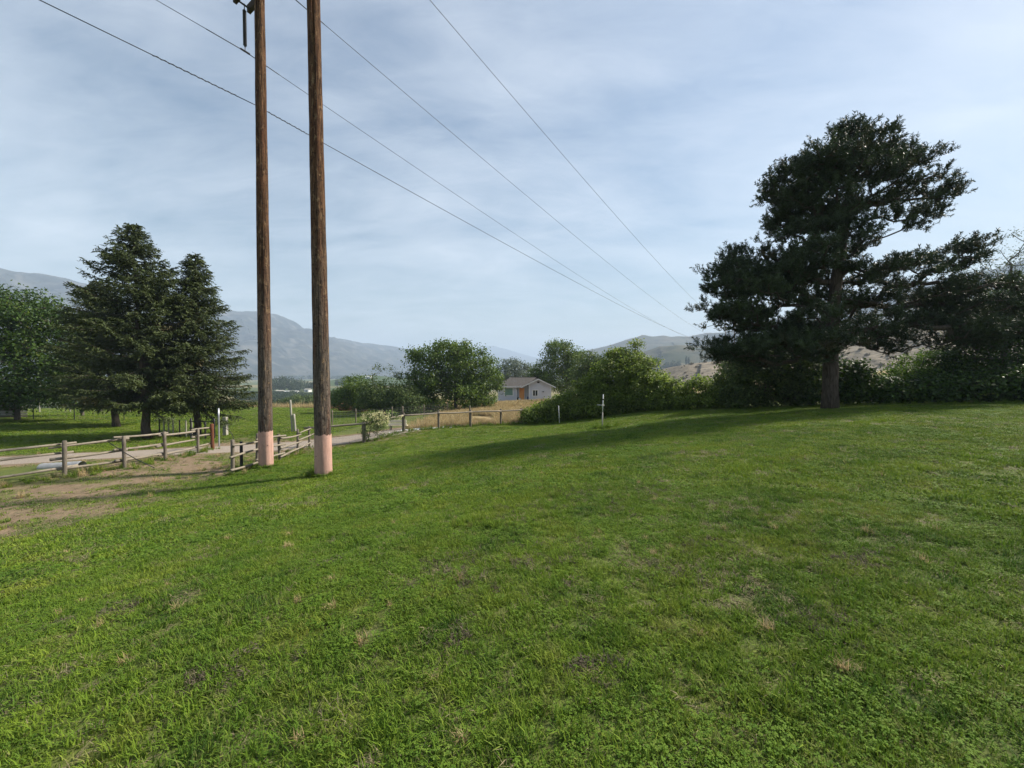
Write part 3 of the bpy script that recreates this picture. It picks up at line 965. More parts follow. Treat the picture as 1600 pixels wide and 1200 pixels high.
# right-hand background beyond the hedge
b = base_at(1452, 21.4)
tree('bright_shrub', 'sunlit bright green shrub glimpsed under the right side of the pine', 'shrub', b, trunk_line((b[0], b[1], b[2] - .1), (b[0], b[1], b[2] + 2), 4),
     [lobe(1440, 575, 34, 22, 21.4), lobe(1475, 570, 34, 26, 21.6), lobe(1422, 598, 36, 24, 21), lobe(1490, 600, 32, 22, 21.2)], 300, 44, .22, .12, M_BRIGHT, 340)
b = base_at(1560, 20)
tree('hedgerow_tree', 'dark leafy tree overlapping the pine at the right edge of the picture', 'tree', b, trunk_line((b[0], b[1], b[2] - .1), (b[0] + .5, b[1], b[2] + 4.5), 6),
     [lobe(1560, 560, 70, 55, 20, 1.6), lobe(1620, 540, 70, 70, 20, 1.6), lobe(1540, 500, 50, 40, 20.5, 1.4), lobe(1600, 470, 50, 40, 20.5, 1.4), lobe(1520, 600, 60, 30, 19.5, 1.5)],
     820, 46, .26, .13, M_MAPLE_AND_SHADE, 341, rbase=.14)
b = base_at(1575, 25)
tree('sparse_tree', 'thin pale sparse tree top sticking up behind the dark tree at far right', 'tree', b, trunk_line((b[0], b[1], b[2] - .1), (b[0], b[1], b[2] + 8), 8),
     [lobe(1545, 410, 36, 24, 25, 1.2), lobe(1590, 400, 30, 40, 25, 1.2), lobe(1620, 420, 40, 60, 25, 1.2), lobe(1560, 450, 40, 36, 25, 1.4)], 150, 16, .22, .11, M_OLIVE, 342, rbase=.12, rtip=.008)

# ------------------------------------------------------------------ vine-covered hedge
HEDGE = [(1.0, 28.2), (3.6, 28.6), (6.3, 29.0), (9.0, 28.2), (12.6, 24.2), (16.6, 20.9), (20.6, 18.4), (25.5, 16.6)]
H_TOP = [.75, 1.75, 3.0, 3.0, 1.75, 2.6, 2.0, 2.6]


def hedge_piece(name, label, lobes, ntips, per, seed, group=None, mat=None, size=.13):
    cx = np.mean([l[0] for l in lobes]); cy_ = np.mean([l[1] for l in lobes])
    b = (cx, cy_, hz(cx, cy_))
    stems = trunk_line((cx, cy_, b[2] - .1), (cx, cy_, b[2] + 1.0), 3)
    tree(name, label, 'hedge', b, stems, lobes, ntips, per, .20, size, mat or M_VINE, seed, group, M_BARK_DARK, .8, .006, .72, .75, trunk_name='stems', crown_name='leaves', step=.8)


def hedge_lobes(a, bb, n, h0, h1, thick, seed):
    rg = np.random.default_rng(seed)
    L = []
    for i in range(n):
        t = (i + .5) / n
        x = a[0] + (bb[0] - a[0]) * t + rg.normal(0, .15); y = a[1] + (bb[1] - a[1]) * t + rg.normal(0, .15)
        h = (h0 + (h1 - h0) * t) * rg.uniform(.9, 1.08)
        z = hz(x, y)
        L.append((x, y, z + h * .48, math.hypot(bb[0] - a[0], bb[1] - a[1]) / n * .85, thick * rg.uniform(.85, 1.15), h * .52))
    return L


hedge_piece('vine_hedge', 'low tail of vine hedge where it meets the wire fence', hedge_lobes((1.0, 28.0), (4.6, 28.6), 5, 1.0, 2.3, .9, 1), 420, 42, 401, 'vine covered hedge along the lawn')
m1 = hedge_lobes((4.8, 28.6), (6.6, 29.0), 3, 2.7, 3.4, 1.2, 2)
c1 = [lobe(975, 585, 46, 36, 29.5, 1.8), lobe(1000, 590, 36, 32, 29, 1.6), lobe(950, 600, 40, 36, 29, 1.6), lobe(975, 560, 26, 18, 29.5, 1.0), lobe(1010, 610, 40, 30, 28, 1.4),
      lobe(992, 548, 4, 14, 29.5, .3, 1.2), lobe(998, 537, 10, 4, 29.5, .3, .8), lobe(1022, 566, 12, 4, 29, .3, .5), lobe(1035, 558, 6, 4, 29, .3, .5), lobe(960, 553, 12, 7, 29.5, .5, .6), lobe(925, 612, 20, 20, 29, 1.2), lobe(935, 632, 36, 22, 28.4, 1.2), lobe(975, 628, 44, 26, 28.2, 1.4), lobe(1018, 626, 42, 26, 27.6, 1.4)]
hedge_piece('vine_mound', 'tall mound of vines with shoots sticking up behind the white pipe', m1 + c1 + hedge_lobes((4.3, 28.0), (9.0, 27.6), 6, 1.5, 1.7, 1.0, 12), 1500, 44, 402, 'vine covered hedge along the lawn')
hedge_piece('vine_hedge', 'flat-topped stretch of vine hedge between the mound and the pine', hedge_lobes((9.6, 27.4), (13.6, 22.9), 6, 2.2, 1.75, 1.0, 3) + hedge_lobes((9.4, 26.9), (13.3, 22.5), 7, 1.1, 1.0, .8, 13), 640, 42, 403, 'vine covered hedge along the lawn')
hedge_piece('dark_bush', 'big dark bush in the shade left of the pine trunk', hedge_lobes((12.6, 22.4), (16.2, 20.6), 5, 3.2, 3.4, 1.4, 4), 640, 42, 404, None, M_SHRUB)
hedge_piece('vine_hedge', 'shaded hedge right of the pine trunk', hedge_lobes((15.8, 21.1), (18.4, 19.7), 4, 2.5, 1.9, 1.1, 5) + hedge_lobes((18.5, 19.5), (22.0, 17.7), 4, 1.3, 1.2, .9, 15), 620, 42, 405, 'vine covered hedge along the lawn', M_MAPLE_AND_SHADE)  # same vine hedge; darker leaf colour stands in for shade here
hedge_piece('vine_hedge', 'shaded hedge running out at the right edge of the picture', hedge_lobes((22.2, 17.7), (30.0, 14.6), 8, 1.4, 2.6, 1.1, 6), 700, 42, 406, 'vine covered hedge along the lawn', M_MAPLE_AND_SHADE)  # shade put into the leaf colour, not another plant

# ------------------------------------------------------------------ power poles and lines
def pole_mat():
    m = NT('weathered_pole_wood')
    v = m.obj((9, 9, .55))
    n1 = m.noise(v, 3.2, 7, .68, .35)
    n2 = m.noise(m.obj((3, 3, .35)), 1.5, 4, .6)
    n3 = m.noise(m.obj((5, 5, 2.2)), 3.0, 5, .65)
    sx = m.n('ShaderNodeSeparateXYZ'); m.l(m.obj(), sx.inputs[0])
    hgt = m.math('ADD', sx.outputs['Z'], m.math('MULTIPLY', m.math('SUBTRACT', n2, .5), 5.0))
    low = m.mix(m.mapr(n1, .36, .66), (.035, .028, .022), (.19, .155, .125))
    high = m.mix(m.mapr(n1, .36, .66), (.022, .012, .007), (.18, .098, .052))
    c = m.mix(m.mapr(hgt, 3.0, 7.5), low, high)
    c = m.mix(m.mapr(n2, .50, .70, 0, .6), c, (.115, .042, .022))
    c = m.mix(m.mapr(n3, .55, .68, 0, .9), c, (.020, .014, .011))
    fl_ = m.noise(m.obj((4, 4, 1.6)), 2.2, 5, .7, .5)
    c = m.mix(m.mapr(fl_, .56, .66, 0, .75), c, (.27, .185, .105))
    bl = m.noise(m.obj((7, 7, 9)), 2.0, 4, .7, .6)
    c = m.mix(m.mapr(bl, .56, .66, 0, .85), c, (.018, .012, .009))
    wv = m.noise(m.obj((26, 26, .5)), 2.2, 4, .7, .2)
    c = m.mix(m.mapr(wv, .60, .68, 0, .9), c, (.012, .009, .007))
    h = m.math('SUBTRACT', m.math('ADD', n1, m.math('MULTIPLY', n3, .7)), m.mapr(wv, .58, .68, 0, 1.0))
    m.principled(c, .92, h, 1.0, .05, .12)
    return m.m


def paint_mat():
    m = NT('faded_pink_paint')
    v = m.obj((7, 7, .7))
    n1 = m.noise(v, 3.0, 6, .65, .3)
    n3 = m.noise(m.obj(), 9, 5, .6)
    sx = m.n('ShaderNodeSeparateXYZ'); m.l(m.obj(), sx.inputs[0])
    c = m.mix(m.mapr(n1, .3, .7), (.36, .205, .160), (.50, .315, .25))
    c = m.mix(m.mapr(n3, .55, .75, 0, .6), c, (.22, .15, .12))
    c = m.mix(m.mapr(m.noise(m.obj((24, 24, .6)), 2.2, 4, .7), .60, .70, 0, .7), c, (.16, .10, .08))
    c = m.mix(m.mapr(m.noise(m.obj((3, 3, 1.1)), 1.6, 5, .6, .4), .45, .70, 0, .55), c, (.26, .175, .14))
    soil = m.mapr(m.math('ADD', sx.outputs['Z'], m.math('MULTIPLY', m.math('SUBTRACT', n3, .5), .25)), .02, .16, .75, 0)
    c = m.mix(soil, c, (.12, .09, .06))
    m.principled(c, .8, n1, .6, .012, .3)
    return m.m


M_POLE, M_PAINT = pole_mat(), paint_mat()
M_STEEL = simple('galvanised_steel', (.42, .43, .45), .45, .2, 12, .5, .8)
M_DARKMETAL = simple('dark_metal', (.03, .03, .032), .5, .3, 10, .4, .5)
M_INSUL = simple('insulator_polymer', (.035, .037, .045), .35, .1, 10)
M_CABLE = simple('aluminium_cable', (.045, .046, .05), .6, .1, 10)
M_ARM = simple('crossarm_timber', (.055, .04, .03), .9, .35, 14)


def shaft(base, lean, height, r0, r1, seed, nseg=36, nring=110, z_from=0.0):
    z = np.linspace(z_from, height, nring); a = np.arange(nseg) * 2 * np.pi / nseg
    Z, A = np.meshgrid(z, a, indexing='ij')
    r = r0 + (r1 - r0) * Z / height
    ang = A / (2 * np.pi) * nseg
    # long checks and ridges in the wood, periodic round the pole
    g = vnoise(np.mod(ang, nseg) * .9, Z * .28, seed)
    gg = np.where(g > .66, -(g - .66) * .11, (g - .5) * .010)
    knot = (fbm(np.cos(A) * 1.6 + 9, Z * 1.2 + np.sin(A) * 1.6, 3, seed + 4) - .5) * .02
    r = r + gg + knot
    X = base[0] + lean[0] * Z / height + r * np.cos(A); Y = base[1] + lean[1] * Z / height + r * np.sin(A)
    V = np.stack([X - base[0], Y - base[1], Z], -1).reshape(-1, 3)
    i = np.arange(nring * nseg).reshape(nring, nseg)
    j = np.roll(i, -1, 1)
    Fc = np.stack([i[:-1], j[:-1], j[1:], i[1:]], -1).reshape(-1, 4)
    return V, Fc


phi = R(33.0)
WD = np.array([math.sin(phi), math.cos(phi)])
WN = np.array([-math.cos(phi), math.sin(phi)])
POLE_R = np.array([-5.41, 11.0])
POLE_L = POLE_R + 3.37 * WN
poles = []
for (px_, label, r0, r1, lean, seed, band) in ((POLE_L, 'weathered wooden power pole carrying the crossarm, farther left of the pair, pink base', .215, .135, (.03, 0), 61, 1.27),
                                               (POLE_R, 'weathered wooden power pole, nearer and right of the pair, pink base', .228, .15, (-.16, 0), 67, 1.23)):
    z0 = hz(px_[0], px_[1])
    root = tag(empty('utility_pole', (px_[0], px_[1], z0)), label, 'power pole', 'pair of power poles')
    V, Fc = shaft(px_, lean, 17.6, r0, r1, seed)
    V[:, 2] -= 0
    sh = link('shaft', mesh_np('shaft', V, Fc, True), M_POLE)
    sh.parent = root
    V, Fc = shaft(px_, lean, 17.6, r0 + .006, r1, seed, 36, 420, -.25)
    keep = V[:, 2] < 17
    nr = int(np.searchsorted(np.linspace(-.25, 17.6, 420), band))
    V2 = V[:nr * 36].copy(); 
    V2[-36:, 2] += rng.normal(0, .02, 36)
    F2 = Fc[(Fc.max(1) < nr * 36)]
    pb = link('paint_band', mesh_np('paint_band', V2, F2, True), M_PAINT); pb.parent = root
    for k in range(5):
        a = -math.pi / 2 + random.uniform(-.9, .9); zz = random.uniform(.25, 1.1) if k < 3 else random.uniform(1.6, 5)
        kb = B(); rr = r0 + (r1 - r0) * zz / 17.6
        kb.tube([(math.cos(a) * (rr - .01), math.sin(a) * (rr - .01), zz), (math.cos(a) * (rr + .014), math.sin(a) * (rr + .014), zz)], [.016, .013], 7)
        k_o = kb.build('bolt', M_DARKMETAL); k_o.parent = root
    poles.append((root, z0))


def on_line(a, z, off=0.0):
    p = POLE_R + a * WN + off * WD
    return Vector((p[0], p[1], z))


# crossarm (two timbers either side of the poles) with three hanging insulators, bolted to the left pole
ARM_Z = 14.22
arm = B()
A0, A1 = on_line(-2.6, ARM_Z), on_line(4.56, ARM_Z)
ex = (A1 - A0).normalized(); ey = Vector((WD[0], WD[1], 0)); ez = Vector((0, 0, 1))
for off in (-.21, .21):
    vv = []
    for e_ in (A0, A1):
        for (u_, w_) in ((-.055, -.12), (.055, -.12), (.055, .12), (-.055, .12)):
            vv.append(e_ + ey * (off + u_) + ez * w_)
    arm.add(vv, [(0, 1, 2, 3), (7, 6, 5, 4), (0, 4, 5, 1), (1, 5, 6, 2), (2, 6, 7, 3), (3, 7, 4, 0)])
arm_o = arm.build('crossarm', M_ARM, poles[0][0])
for a_, zw in ((4.37, 12.58), (1.5, 12.97), (-2.3, 12.51)):
    ib = B()
    p = on_line(a_, zw)
    top = ARM_Z - .12
    ib.tube([(p.x, p.y, zw + .14), (p.x, p.y, top - .12)], .022, 8)
    zz = zw + .2
    while zz < top - .18:
        ib.tube([(p.x, p.y, zz), (p.x, p.y, zz + .012), (p.x, p.y, zz + .03)], [.055, .058, .024], 12)
        zz += .042
    io = ib.build('insulator', M_INSUL, poles[0][0], True)
    hb = B(); hb.tube([(p.x, p.y, top - .14), (p.x, p.y, top + .06)], .014, 6)
    hb.build('hanger_rod', M_DARKMETAL, io)
    hb = B()
    hb.tube([(p.x, p.y, zw + .02), (p.x, p.y, zw + .15)], .014, 6)
    hb.tube([(p.x - WD[0] * .14, p.y - WD[1] * .14, zw), (p.x + WD[0] * .14, p.y + WD[1] * .14, zw)], .032, 8)
    hb.build('clamp', M_DARKMETAL, io)
    bb_ = B()
    q0 = on_line(a_, top + .02, -.26); q1 = on_line(a_, top + .02, .26)
    bb_.tube([q0, q1], .03, 6); bb_.build('hanger_bar', M_DARKMETAL, io)

WIRES = [(3.37, (3.03e-4, -3.10e-2, 10.505), .0115, .28, 'lowest power line, wrapped with spiral rods near the left pole', True),
         (4.37, (4.41e-4, -6.48e-2, 12.575), .0085, 0, 'power line held by the hanging insulator left of the poles', False),
         (1.5, (4.02e-4, -5.11e-2, 12.969), .0085, 0, 'power line passing between the tops of the two poles', False),
         (-2.3, (4.95e-4, -3.35e-2, 12.514), .0085, 0, 'power line highest in the sky, right of both poles', False)]
for a_, (q2, q1, q0), rad_, off_, label, spiral in WIRES:
    o2 = POLE_R + a_ * WN + (off_ * WN if off_ else 0)
    tmax = 190
    ts = np.r_[np.linspace(-60, 0, 30), np.linspace(0.6, 40, 50), np.linspace(42, tmax, 60)]
    zz = np.where(ts >= 0, q0 + q1 * ts + q2 * ts ** 2, q0 - q1 * ts * -.9 * -1 * (-1) * .0 + (-.05) * (-ts) + q2 * ts ** 2)
    pts = [(o2[0] + WD[0] * t, o2[1] + WD[1] * t, z) for t, z in zip(ts, zz)]
    root = tag(empty('power_line', pts[29]), label, 'power line', 'power lines strung from the poles')
    wb = B(); wb.tube(pts, [rad_ * (1 + max(0, t) / 160) for t in ts], 6)
    wb.build('conductor', M_CABLE, root, True)
    if spiral:
        for lo, hi in ((-2.6, -.55), (.35, 1.75)):
            sb = B()
            tt = np.linspace(lo, hi, 150)
            sp = []
            for t in tt:
                z = q0 + (q1 * t + q2 * t * t if t >= 0 else .05 * t + q2 * t * t)
                c = np.array([o2[0] + WD[0] * t, o2[1] + WD[1] * t, z]); th = t * 2 * math.pi / .17
                sp.append(c + .021 * (math.cos(th) * np.array([WN[0], WN[1], 0]) + math.sin(th) * np.array([0, 0, 1.])))
            sb.tube(sp, .007, 5)
            sb.build('spiral_damper', M_CABLE, root, True)
    else:
        for lo, hi in ((-1.1, -.12), (.12, 1.1)):
            cb = B(); cb.tube([(o2[0] + WD[0] * t, o2[1] + WD[1] * t, q0 + (q1 * t if t >= 0 else .05 * t)) for t in np.linspace(lo, hi, 5)], rad_ * 1.7, 7)
            cb.build('armour_rod', M_CABLE, root, True)

# next structure down the line, standing behind the pine
pN = POLE_R + 1.7 * WN + 190 * WD
nz_ = hz(pN[0], pN[1])
root = tag(empty('far_power_structure', (pN[0], pN[1], nz_)), 'far wooden power structure hidden behind the pine where the lines end', 'power pole')
for a_ in (0, 3.37):
    q = POLE_R + a_ * WN + 190 * WD
    pbm = B(); pbm.tube([(q[0], q[1], hz(q[0], q[1]) - 6), (q[0], q[1], 24.5)], [.24, .14], 10); pbm.build('shaft', M_POLE, root, True)
ab = B()
for off in (-.2, .2):
    q0_, q1_ = on_line(-2.6, 22.6, 190 + off), on_line(4.75, 22.6, 190 + off); ab.tube([q0_, q1_], .12, 4)
ab.build('crossarm', M_ARM, root)

# ------------------------------------------------------------------ rail fences
def wood_mat(name, a, b, sc=(3, 3, 3)):
    m = NT(name)
    n1 = m.noise(m.obj(sc), 3.5, 7, .7, .8)
    n2 = m.noise(m.obj(), 1.1, 3)
    oi = m.n('ShaderNodeObjectInfo').outputs['Random']
    c = m.mix(m.mapr(n1, .3, .7), a, b)
    c = m.mix(m.mapr(n2, .5, .75, 0, .5), c, tuple(x * .55 for x in a))
    c = m.mix(m.mapr(oi, 0, 1, 0, .35), c, tuple(x * .6 for x in b))
    m.principled(c, .9, n1, .8, .01, .15)
    return m.m


M_RAIL = wood_mat('weathered_rail_wood', (.13, .11, .085), (.32, .28, .22), (6, 1.5, 6))
M_POST = wood_mat('weathered_post_wood', (.08, .068, .054), (.22, .19, .15), (5, 5, 1.2))
M_PALE = wood_mat('pale_post_wood', (.25, .24, .20), (.42, .40, .34), (5, 5, 1.2))
M_REDPOST = wood_mat('rusty_red_post', (.095, .036, .02), (.17, .07, .036), (5, 5, 1.2))
M_WIRE = simple('fence_wire', (.22, .22, .22), .5, .2, 10, .5, .6)
M_WHITE = simple('white_paint', (.62, .62, .60), .6, .08, 6)


def post(parent, x, y, h, r, mat, lean=(0, 0), name='post', n=10, sink=.25, top_round=True):
    b_ = B()
    z = hz(x, y)
    zs = np.linspace(-sink, h, 6)
    pts = [(x + lean[0] * max(0, t / h), y + lean[1] * max(0, t / h), z + t) for t in zs]
    rr = [r * random.uniform(.93, 1.05) for _ in zs]
    if top_round:
        pts.append((pts[-1][0], pts[-1][1], z + h + r * .25)); rr.append(r * .65)
    b_.tube(pts, rr, n, jit=.05)
    return b_.build(name, mat, parent, True)


def rail(parent, p, q, r, mat=None, over=.3, name='rail', n=8):
    p, q = Vector(p), Vector(q)
    d = (q - p).normalized()
    p = p - d * over * random.uniform(.3, 1.2); q = q + d * over * random.uniform(.3, 1.2)
    k = 6
    side = Vector((-d.y, d.x, 0))
    bow = random.uniform(-.04, .03); bow2 = random.uniform(-.03, .03)
    pts, rr = [], []
    ta = random.uniform(.85, 1.15)
    for i in range(k):
        t = i / (k - 1)
        s_ = math.sin(math.pi * t)
        pts.append(p.lerp(q, t) + Vector((0, 0, bow * s_)) + side * bow2 * s_)
        rr.append(r * (ta + (1 / ta - ta) * t) * random.uniform(.94, 1.06))
    b_ = B(); b_.tube(pts, rr, n, jit=.06)
    return b_.build(name, mat or M_RAIL, parent, True)


def rail_fence(name, label, posts, heights, rr, offside, reds=(), ph=1.08, group=None):
    root = tag(empty(name, (posts[0][0], posts[0][1], hz(*posts[0][:2]))), label, 'fence', group)
    for i, pp in enumerate(posts):
        x, y = pp[:2]
        h = ph * random.uniform(.96, 1.05) + (.12 if i in reds else 0)
        post(root, x, y, h, .053 if i not in reds else .07, M_REDPOST if i in reds else M_POST, (random.uniform(-.03, .03), random.uniform(-.02, .02)))
    for j in range(len(posts) - 1):
        (x0, y0), (x1, y1) = posts[j][:2], posts[j + 1][:2]
        d = Vector((x1 - x0, y1 - y0, 0)).normalized(); nrm = Vector((d.y, -d.x, 0)) * offside
        for k, hh in enumerate(heights):
            alt = .055 if j % 2 else -.02
            jj = [random.uniform(-.05, .05) for _ in range(2)]
            a = Vector((x0, y0, hz(x0, y0) + hh + jj[0] + alt)) + nrm * (.105 + .01 * (j % 2))
            bq = Vector((x1, y1, hz(x1, y1) + hh + jj[1] + alt)) + nrm * (.105 + .01 * (j % 2))
            rail(root, a, bq, rr * random.uniform(.9, 1.12))
    return root


LEFT_POSTS = [(-15.6, 7.0), (-14.4, 9.4), (-13.55, 11.6), (-12.95, 12.8), (-13.2, 14.6), (-13.75, 16.8), (-14.05, 18.0)]
rail_fence('split_rail_fence', 'weathered three-rail wooden fence at far left ending in a rusty red post', LEFT_POSTS, (.24, .62, .97), .037, -1, reds=(6,))
RIGHT_POSTS = [(-8.75, 12.0), (-8.85, 13.3), (-9.15, 15.1), (-10.0, 17.9), (-10.4, 19.7)]
fr_ = rail_fence('pole_rail_fence', 'weathered three-rail wooden fence running behind the two power poles', RIGHT_POSTS, (.22, .58, .94), .034, 1)
post(fr_, -9.0, 12.75, .92, .045, M_DARKMETAL, name='metal_post')

# top-rail fence with wire mesh along the far lawn edge
fb = tag(empty('wire_mesh_fence', (-7.9, 20.5, hz(-7.9, 20.5))), 'wooden posts with single top rail and wire mesh below, along the far lawn edge', 'fence')
FB = FENCE_B + [(2.4, 28.9)]
for i, (x, y) in enumerate(FB):
    if i == 0: continue
    post(fb, x, y, 1.14 if i > 1 else 1.08, .07 if i > 1 else .10, M_POST, (random.uniform(-.03, .03), 0))
post(fb, -6.55, 23.02, 1.55, .05, M_POST)
post(fb, -2.86, 26.06, 1.42, .05, M_POST)
for i in range(len(FB) - 1):
    (x0, y0), (x1, y1) = FB[i], FB[i + 1]
    h0_ = 1.02
    rail(fb, (x0, y0 - .1, hz(x0, y0) + h0_), (x1, y1 - .1, hz(x1, y1) + h0_), .05, M_RAIL, .22)


def mesh_panel(parent, p, q, z0, z1, dx, dz, r=.0022, mat=None):
    L = math.hypot(q[0] - p[0], q[1] - p[1]); nxx = max(2, int(L / dx))
    b_ = B()
    for k in range(nxx + 1):
        t = k / nxx; x = p[0] + (q[0] - p[0]) * t; y = p[1] + (q[1] - p[1]) * t
        zb = (1 - t) * p[2] + t * q[2]
        b_.tube([(x, y, zb + z0), (x, y, zb + z1)], r, 3, False)
    z = z0
    while z <= z1 + 1e-6:
        b_.tube([(p[0], p[1], p[2] + z), (q[0], q[1], q[2] + z)], r, 3, False); z += dz
    return b_.build('wire_mesh', mat or M_WIRE, parent)


for i in range(len(FB) - 1):
    (x0, y0), (x1, y1) = FB[i], FB[i + 1]
    mesh_panel(fb, (x0, y0 + .08, hz(x0, y0)), (x1, y1 + .08, hz(x1, y1)), .04, .96, .15, .13)

# field fence farther back
fc_ = tag(empty('field_fence', at(555, 660, 31)), 'wire field fence on thin posts in front of the round leafy tree', 'fence')
FC = [(-13.8, 29.5), (-12.6, 31), (-10.3, 33.0), (-8.25, 36), (-6.7, 40), (-6.35, 44), (-5.9, 48)]
for x, y in FC: post(fc_, x, y, 1.15, .05, M_POST, n=7)
for i in range(len(FC) - 1):
    (x0, y0), (x1, y1) = FC[i], FC[i + 1]
    mesh_panel(fc_, (x0, y0, hz(x0, y0)), (x1, y1, hz(x1, y1)), .05, 1.05, .3, .16, .004)

# garden wire fence with pale posts by the spruces
fg = tag(empty('garden_fence', (-20.5, 22.6, hz(-20.5, 22.6))), 'low garden fence of pale posts and wire between the spruce trunks', 'fence')
FG = [(-21.3, 23.2), (-20.75, 22.9), (-20.3, 22.7), (-19.85, 22.5), (-19.3, 22.3), (-18.8, 22.15), (-18.35, 22.0)]
for k, (x, y) in enumerate(FG): post(fg, x, y, 1.0, .035, M_PALE if k not in (0, 4) else M_DARKMETAL, n=7)
for i in range(len(FG) - 1):
    (x0, y0), (x1, y1) = FG[i], FG[i + 1]
    mesh_panel(fg, (x0, y0, hz(x0, y0)), (x1, y1, hz(x1, y1)), .05, .92, .12, .12, .0025)

# shaded wire fence at far left: dark steel posts and pale posts
fw = tag(empty('shaded_wire_fence', at(50, 660, 31)), 'wire fence on dark steel posts across the shaded lawn at far left', 'fence')
for x, y in ((-46, 31), (-38.6, 31), (-35.3, 31), (-31.8, 31.5)): post(fw, x, y, 1.2, .03, M_DARKMETAL, n=6)
fp_ = tag(empty('pale_post_fence', at(62, 648, 42)), 'wire fence with pale wooden posts behind the shaded lawn at far left', 'fence')
FP = [(-55, 42), (-51.6, 42), (-48.6, 42.3), (-45.5, 42.6), (-42.5, 42.8)]
for x, y in FP: post(fp_, x, y, 1.2, .06, M_PALE, n=7)
for f_, L_ in ((fp_, FP), (fw, [(-46, 31), (-38.6, 31), (-35.3, 31), (-31.8, 31.5)])):
    for i in range(len(L_) - 1):
        (x0, y0), (x1, y1) = L_[i], L_[i + 1]
        mesh_panel(f_, (x0, y0, hz(x0, y0)), (x1, y1, hz(x1, y1)), .1, 1.1, .6, .25, .004)

# ------------------------------------------------------------------ small things on the plot
r_ = tag(empty('steel_pipe_post', (-14.5, 19.0, hz(-14.5, 19))), 'tall thin galvanised pipe post beside the rusty red post', 'post')
post(r_, -14.5, 19.0, 1.92, .035, M_STEEL, n=8, name='pipe', top_round=False)
r_ = tag(empty('timber_post', (-17.3, 23.2, hz(-17.3, 23.2))), 'short pale square timber post right of the second spruce trunk', 'post')
z = hz(-17.3, 23.2)
B().box(-17.42, -17.2, 23.1, 23.3, z - .1, z + 1.12).build('timber', M_PALE, r_, bevel=.015)
r_ = tag(empty('leaning_post', (-14.35, 25.2, hz(-14.35, 25.2))), 'tall grey weathered post standing alone at the edge of the mown field', 'post')
post(r_, -14.42, 25.2, 2.08, .06, M_PALE, (-.1, 0), name='shaft')
post(r_, -14.25, 25.25, 1.15, .075, M_PALE, (-.08, 0), name='brace_post')

# dark gate by the drive
gt = tag(empty('dark_gate', (-17.6, 21.6, hz(-17.6, 21.6))), 'dark metal gate with crossbars standing open beside the drive', 'gate')
gz0 = hz(-17.6, 21.6)
for x in (-18.05, -17.25, -16.75): post(gt, x, 21.6, 1.15 if x != -17.25 else 1.0, .045, M_DARKMETAL, name='upright', n=7)
for hh in (.25, .62, 1.0):
    bq = B(); bq.tube([(-18.1, 21.55, gz0 + hh), (-16.7, 21.55, gz0 + hh - .03)], .03, 6); bq.build('crossbar', M_DARKMETAL, gt)
hs = B()
hp = [(-15.9 + .75 * math.sin(t * 1.5), 20.9, hz(-15.9, 20.9) + .75 * math.cos(t * 1.5)) for t in np.linspace(0, 1.05, 9)]
hs.tube(hp, .014, 6)
tag(hs.build('bent_cable', M_DARKMETAL, None, True), 'thin dark cable bowing down to the drive beside the steel pipe', 'cable')
cs_ = B()
cs_.tube([(-13.35, 12.62, hz(-13.3, 12.6) + .95), (-12.9, 12.66, hz(-12.9, 12.7) + .62), (-12.4, 12.7, hz(-12.4, 12.7) + .3), (-11.9, 12.75, hz(-11.9, 12.7) + .05)], .012, 6)
tag(cs_.build('loose_pole', M_DARKMETAL, None, True), 'thin dark pole leaning through the left rail fence', 'pole')

# culvert under the drive
cu = tag(empty('culvert_pipe', (-15.4, 13.1, hz(-15.4, 13.1))), 'short silver culvert pipe with a dark mouth lying behind the left fence', 'culvert')
cz = hz(-15.2, 12.9) + .02
cb_ = B()
ang = np.linspace(0, 2 * math.pi, 17)[:-1]
rings = []
for k in range(15):
    t = k / 14
    rr = .15 + .008 * (k % 2)
    rings.append([(-15.65 + .95 * t, 12.75 + .35 * t + rr * math.cos(a) * .98, cz + rr * math.sin(a)) for a in ang])
n_ = len(ang)
cb_.add([p for r in rings for p in r], [(i * n_ + k, i * n_ + (k + 1) % n_, (i + 1) * n_ + (k + 1) % n_, (i + 1) * n_ + k) for i in range(14) for k in range(n_)])
inner = [(-15.65 + .95 * t, 12.75 + .35 * t + .138 * math.cos(a), cz + .138 * math.sin(a)) for t in (0, 1) for a in ang]
cb_.add(inner, [(k, n_ + k, n_ + (k + 1) % n_, (k + 1) % n_) for k in range(n_)])
cb_.build('corrugated_shell', simple('dull_zinc', (.30, .31, .32), .7, .3, 9, .3, .3), cu, True)

# white standpipe with crossbar and a second white stake
wp = tag(empty('white_standpipe', (4.72, 20.0, hz(4.72, 20))), 'white pipe with a small crossbar standing in the lawn', 'pipe')
wz = hz(4.72, 20)
q = B(); q.tube([(4.70, 20, wz - .1), (4.71, 20, wz + .85)], .03, 9); q.build('lower_pipe', M_PALE, wp, True)
q = B(); q.tube([(4.71, 20, wz + .85), (4.74, 20, wz + 1.78)], .025, 9); q.build('upper_pipe', M_WHITE, wp, True)
q = B(); q.tube([(4.42, 19.97, wz + 1.24), (4.80, 19.97, wz + 1.22)], .015, 6); q.build('crossbar', M_WHITE, wp, True)
q = B(); q.tube([(4.735, 20, wz + 1.48), (4.736, 20, wz + 1.56)], .033, 9); q.build('coupling', M_DARKMETAL, wp, True)
ws = tag(empty('white_stake', (3.25, 26.4, hz(3.25, 26.4))), 'plain slim white stake in front of the low hedge tail', 'stake')
wz = hz(3.25, 26.4)
q = B(); q.tube([(3.27, 26.4, wz - .1), (3.2, 26.4, wz + 1.26)], .024, 8); q.build('stake', M_WHITE, ws, True)

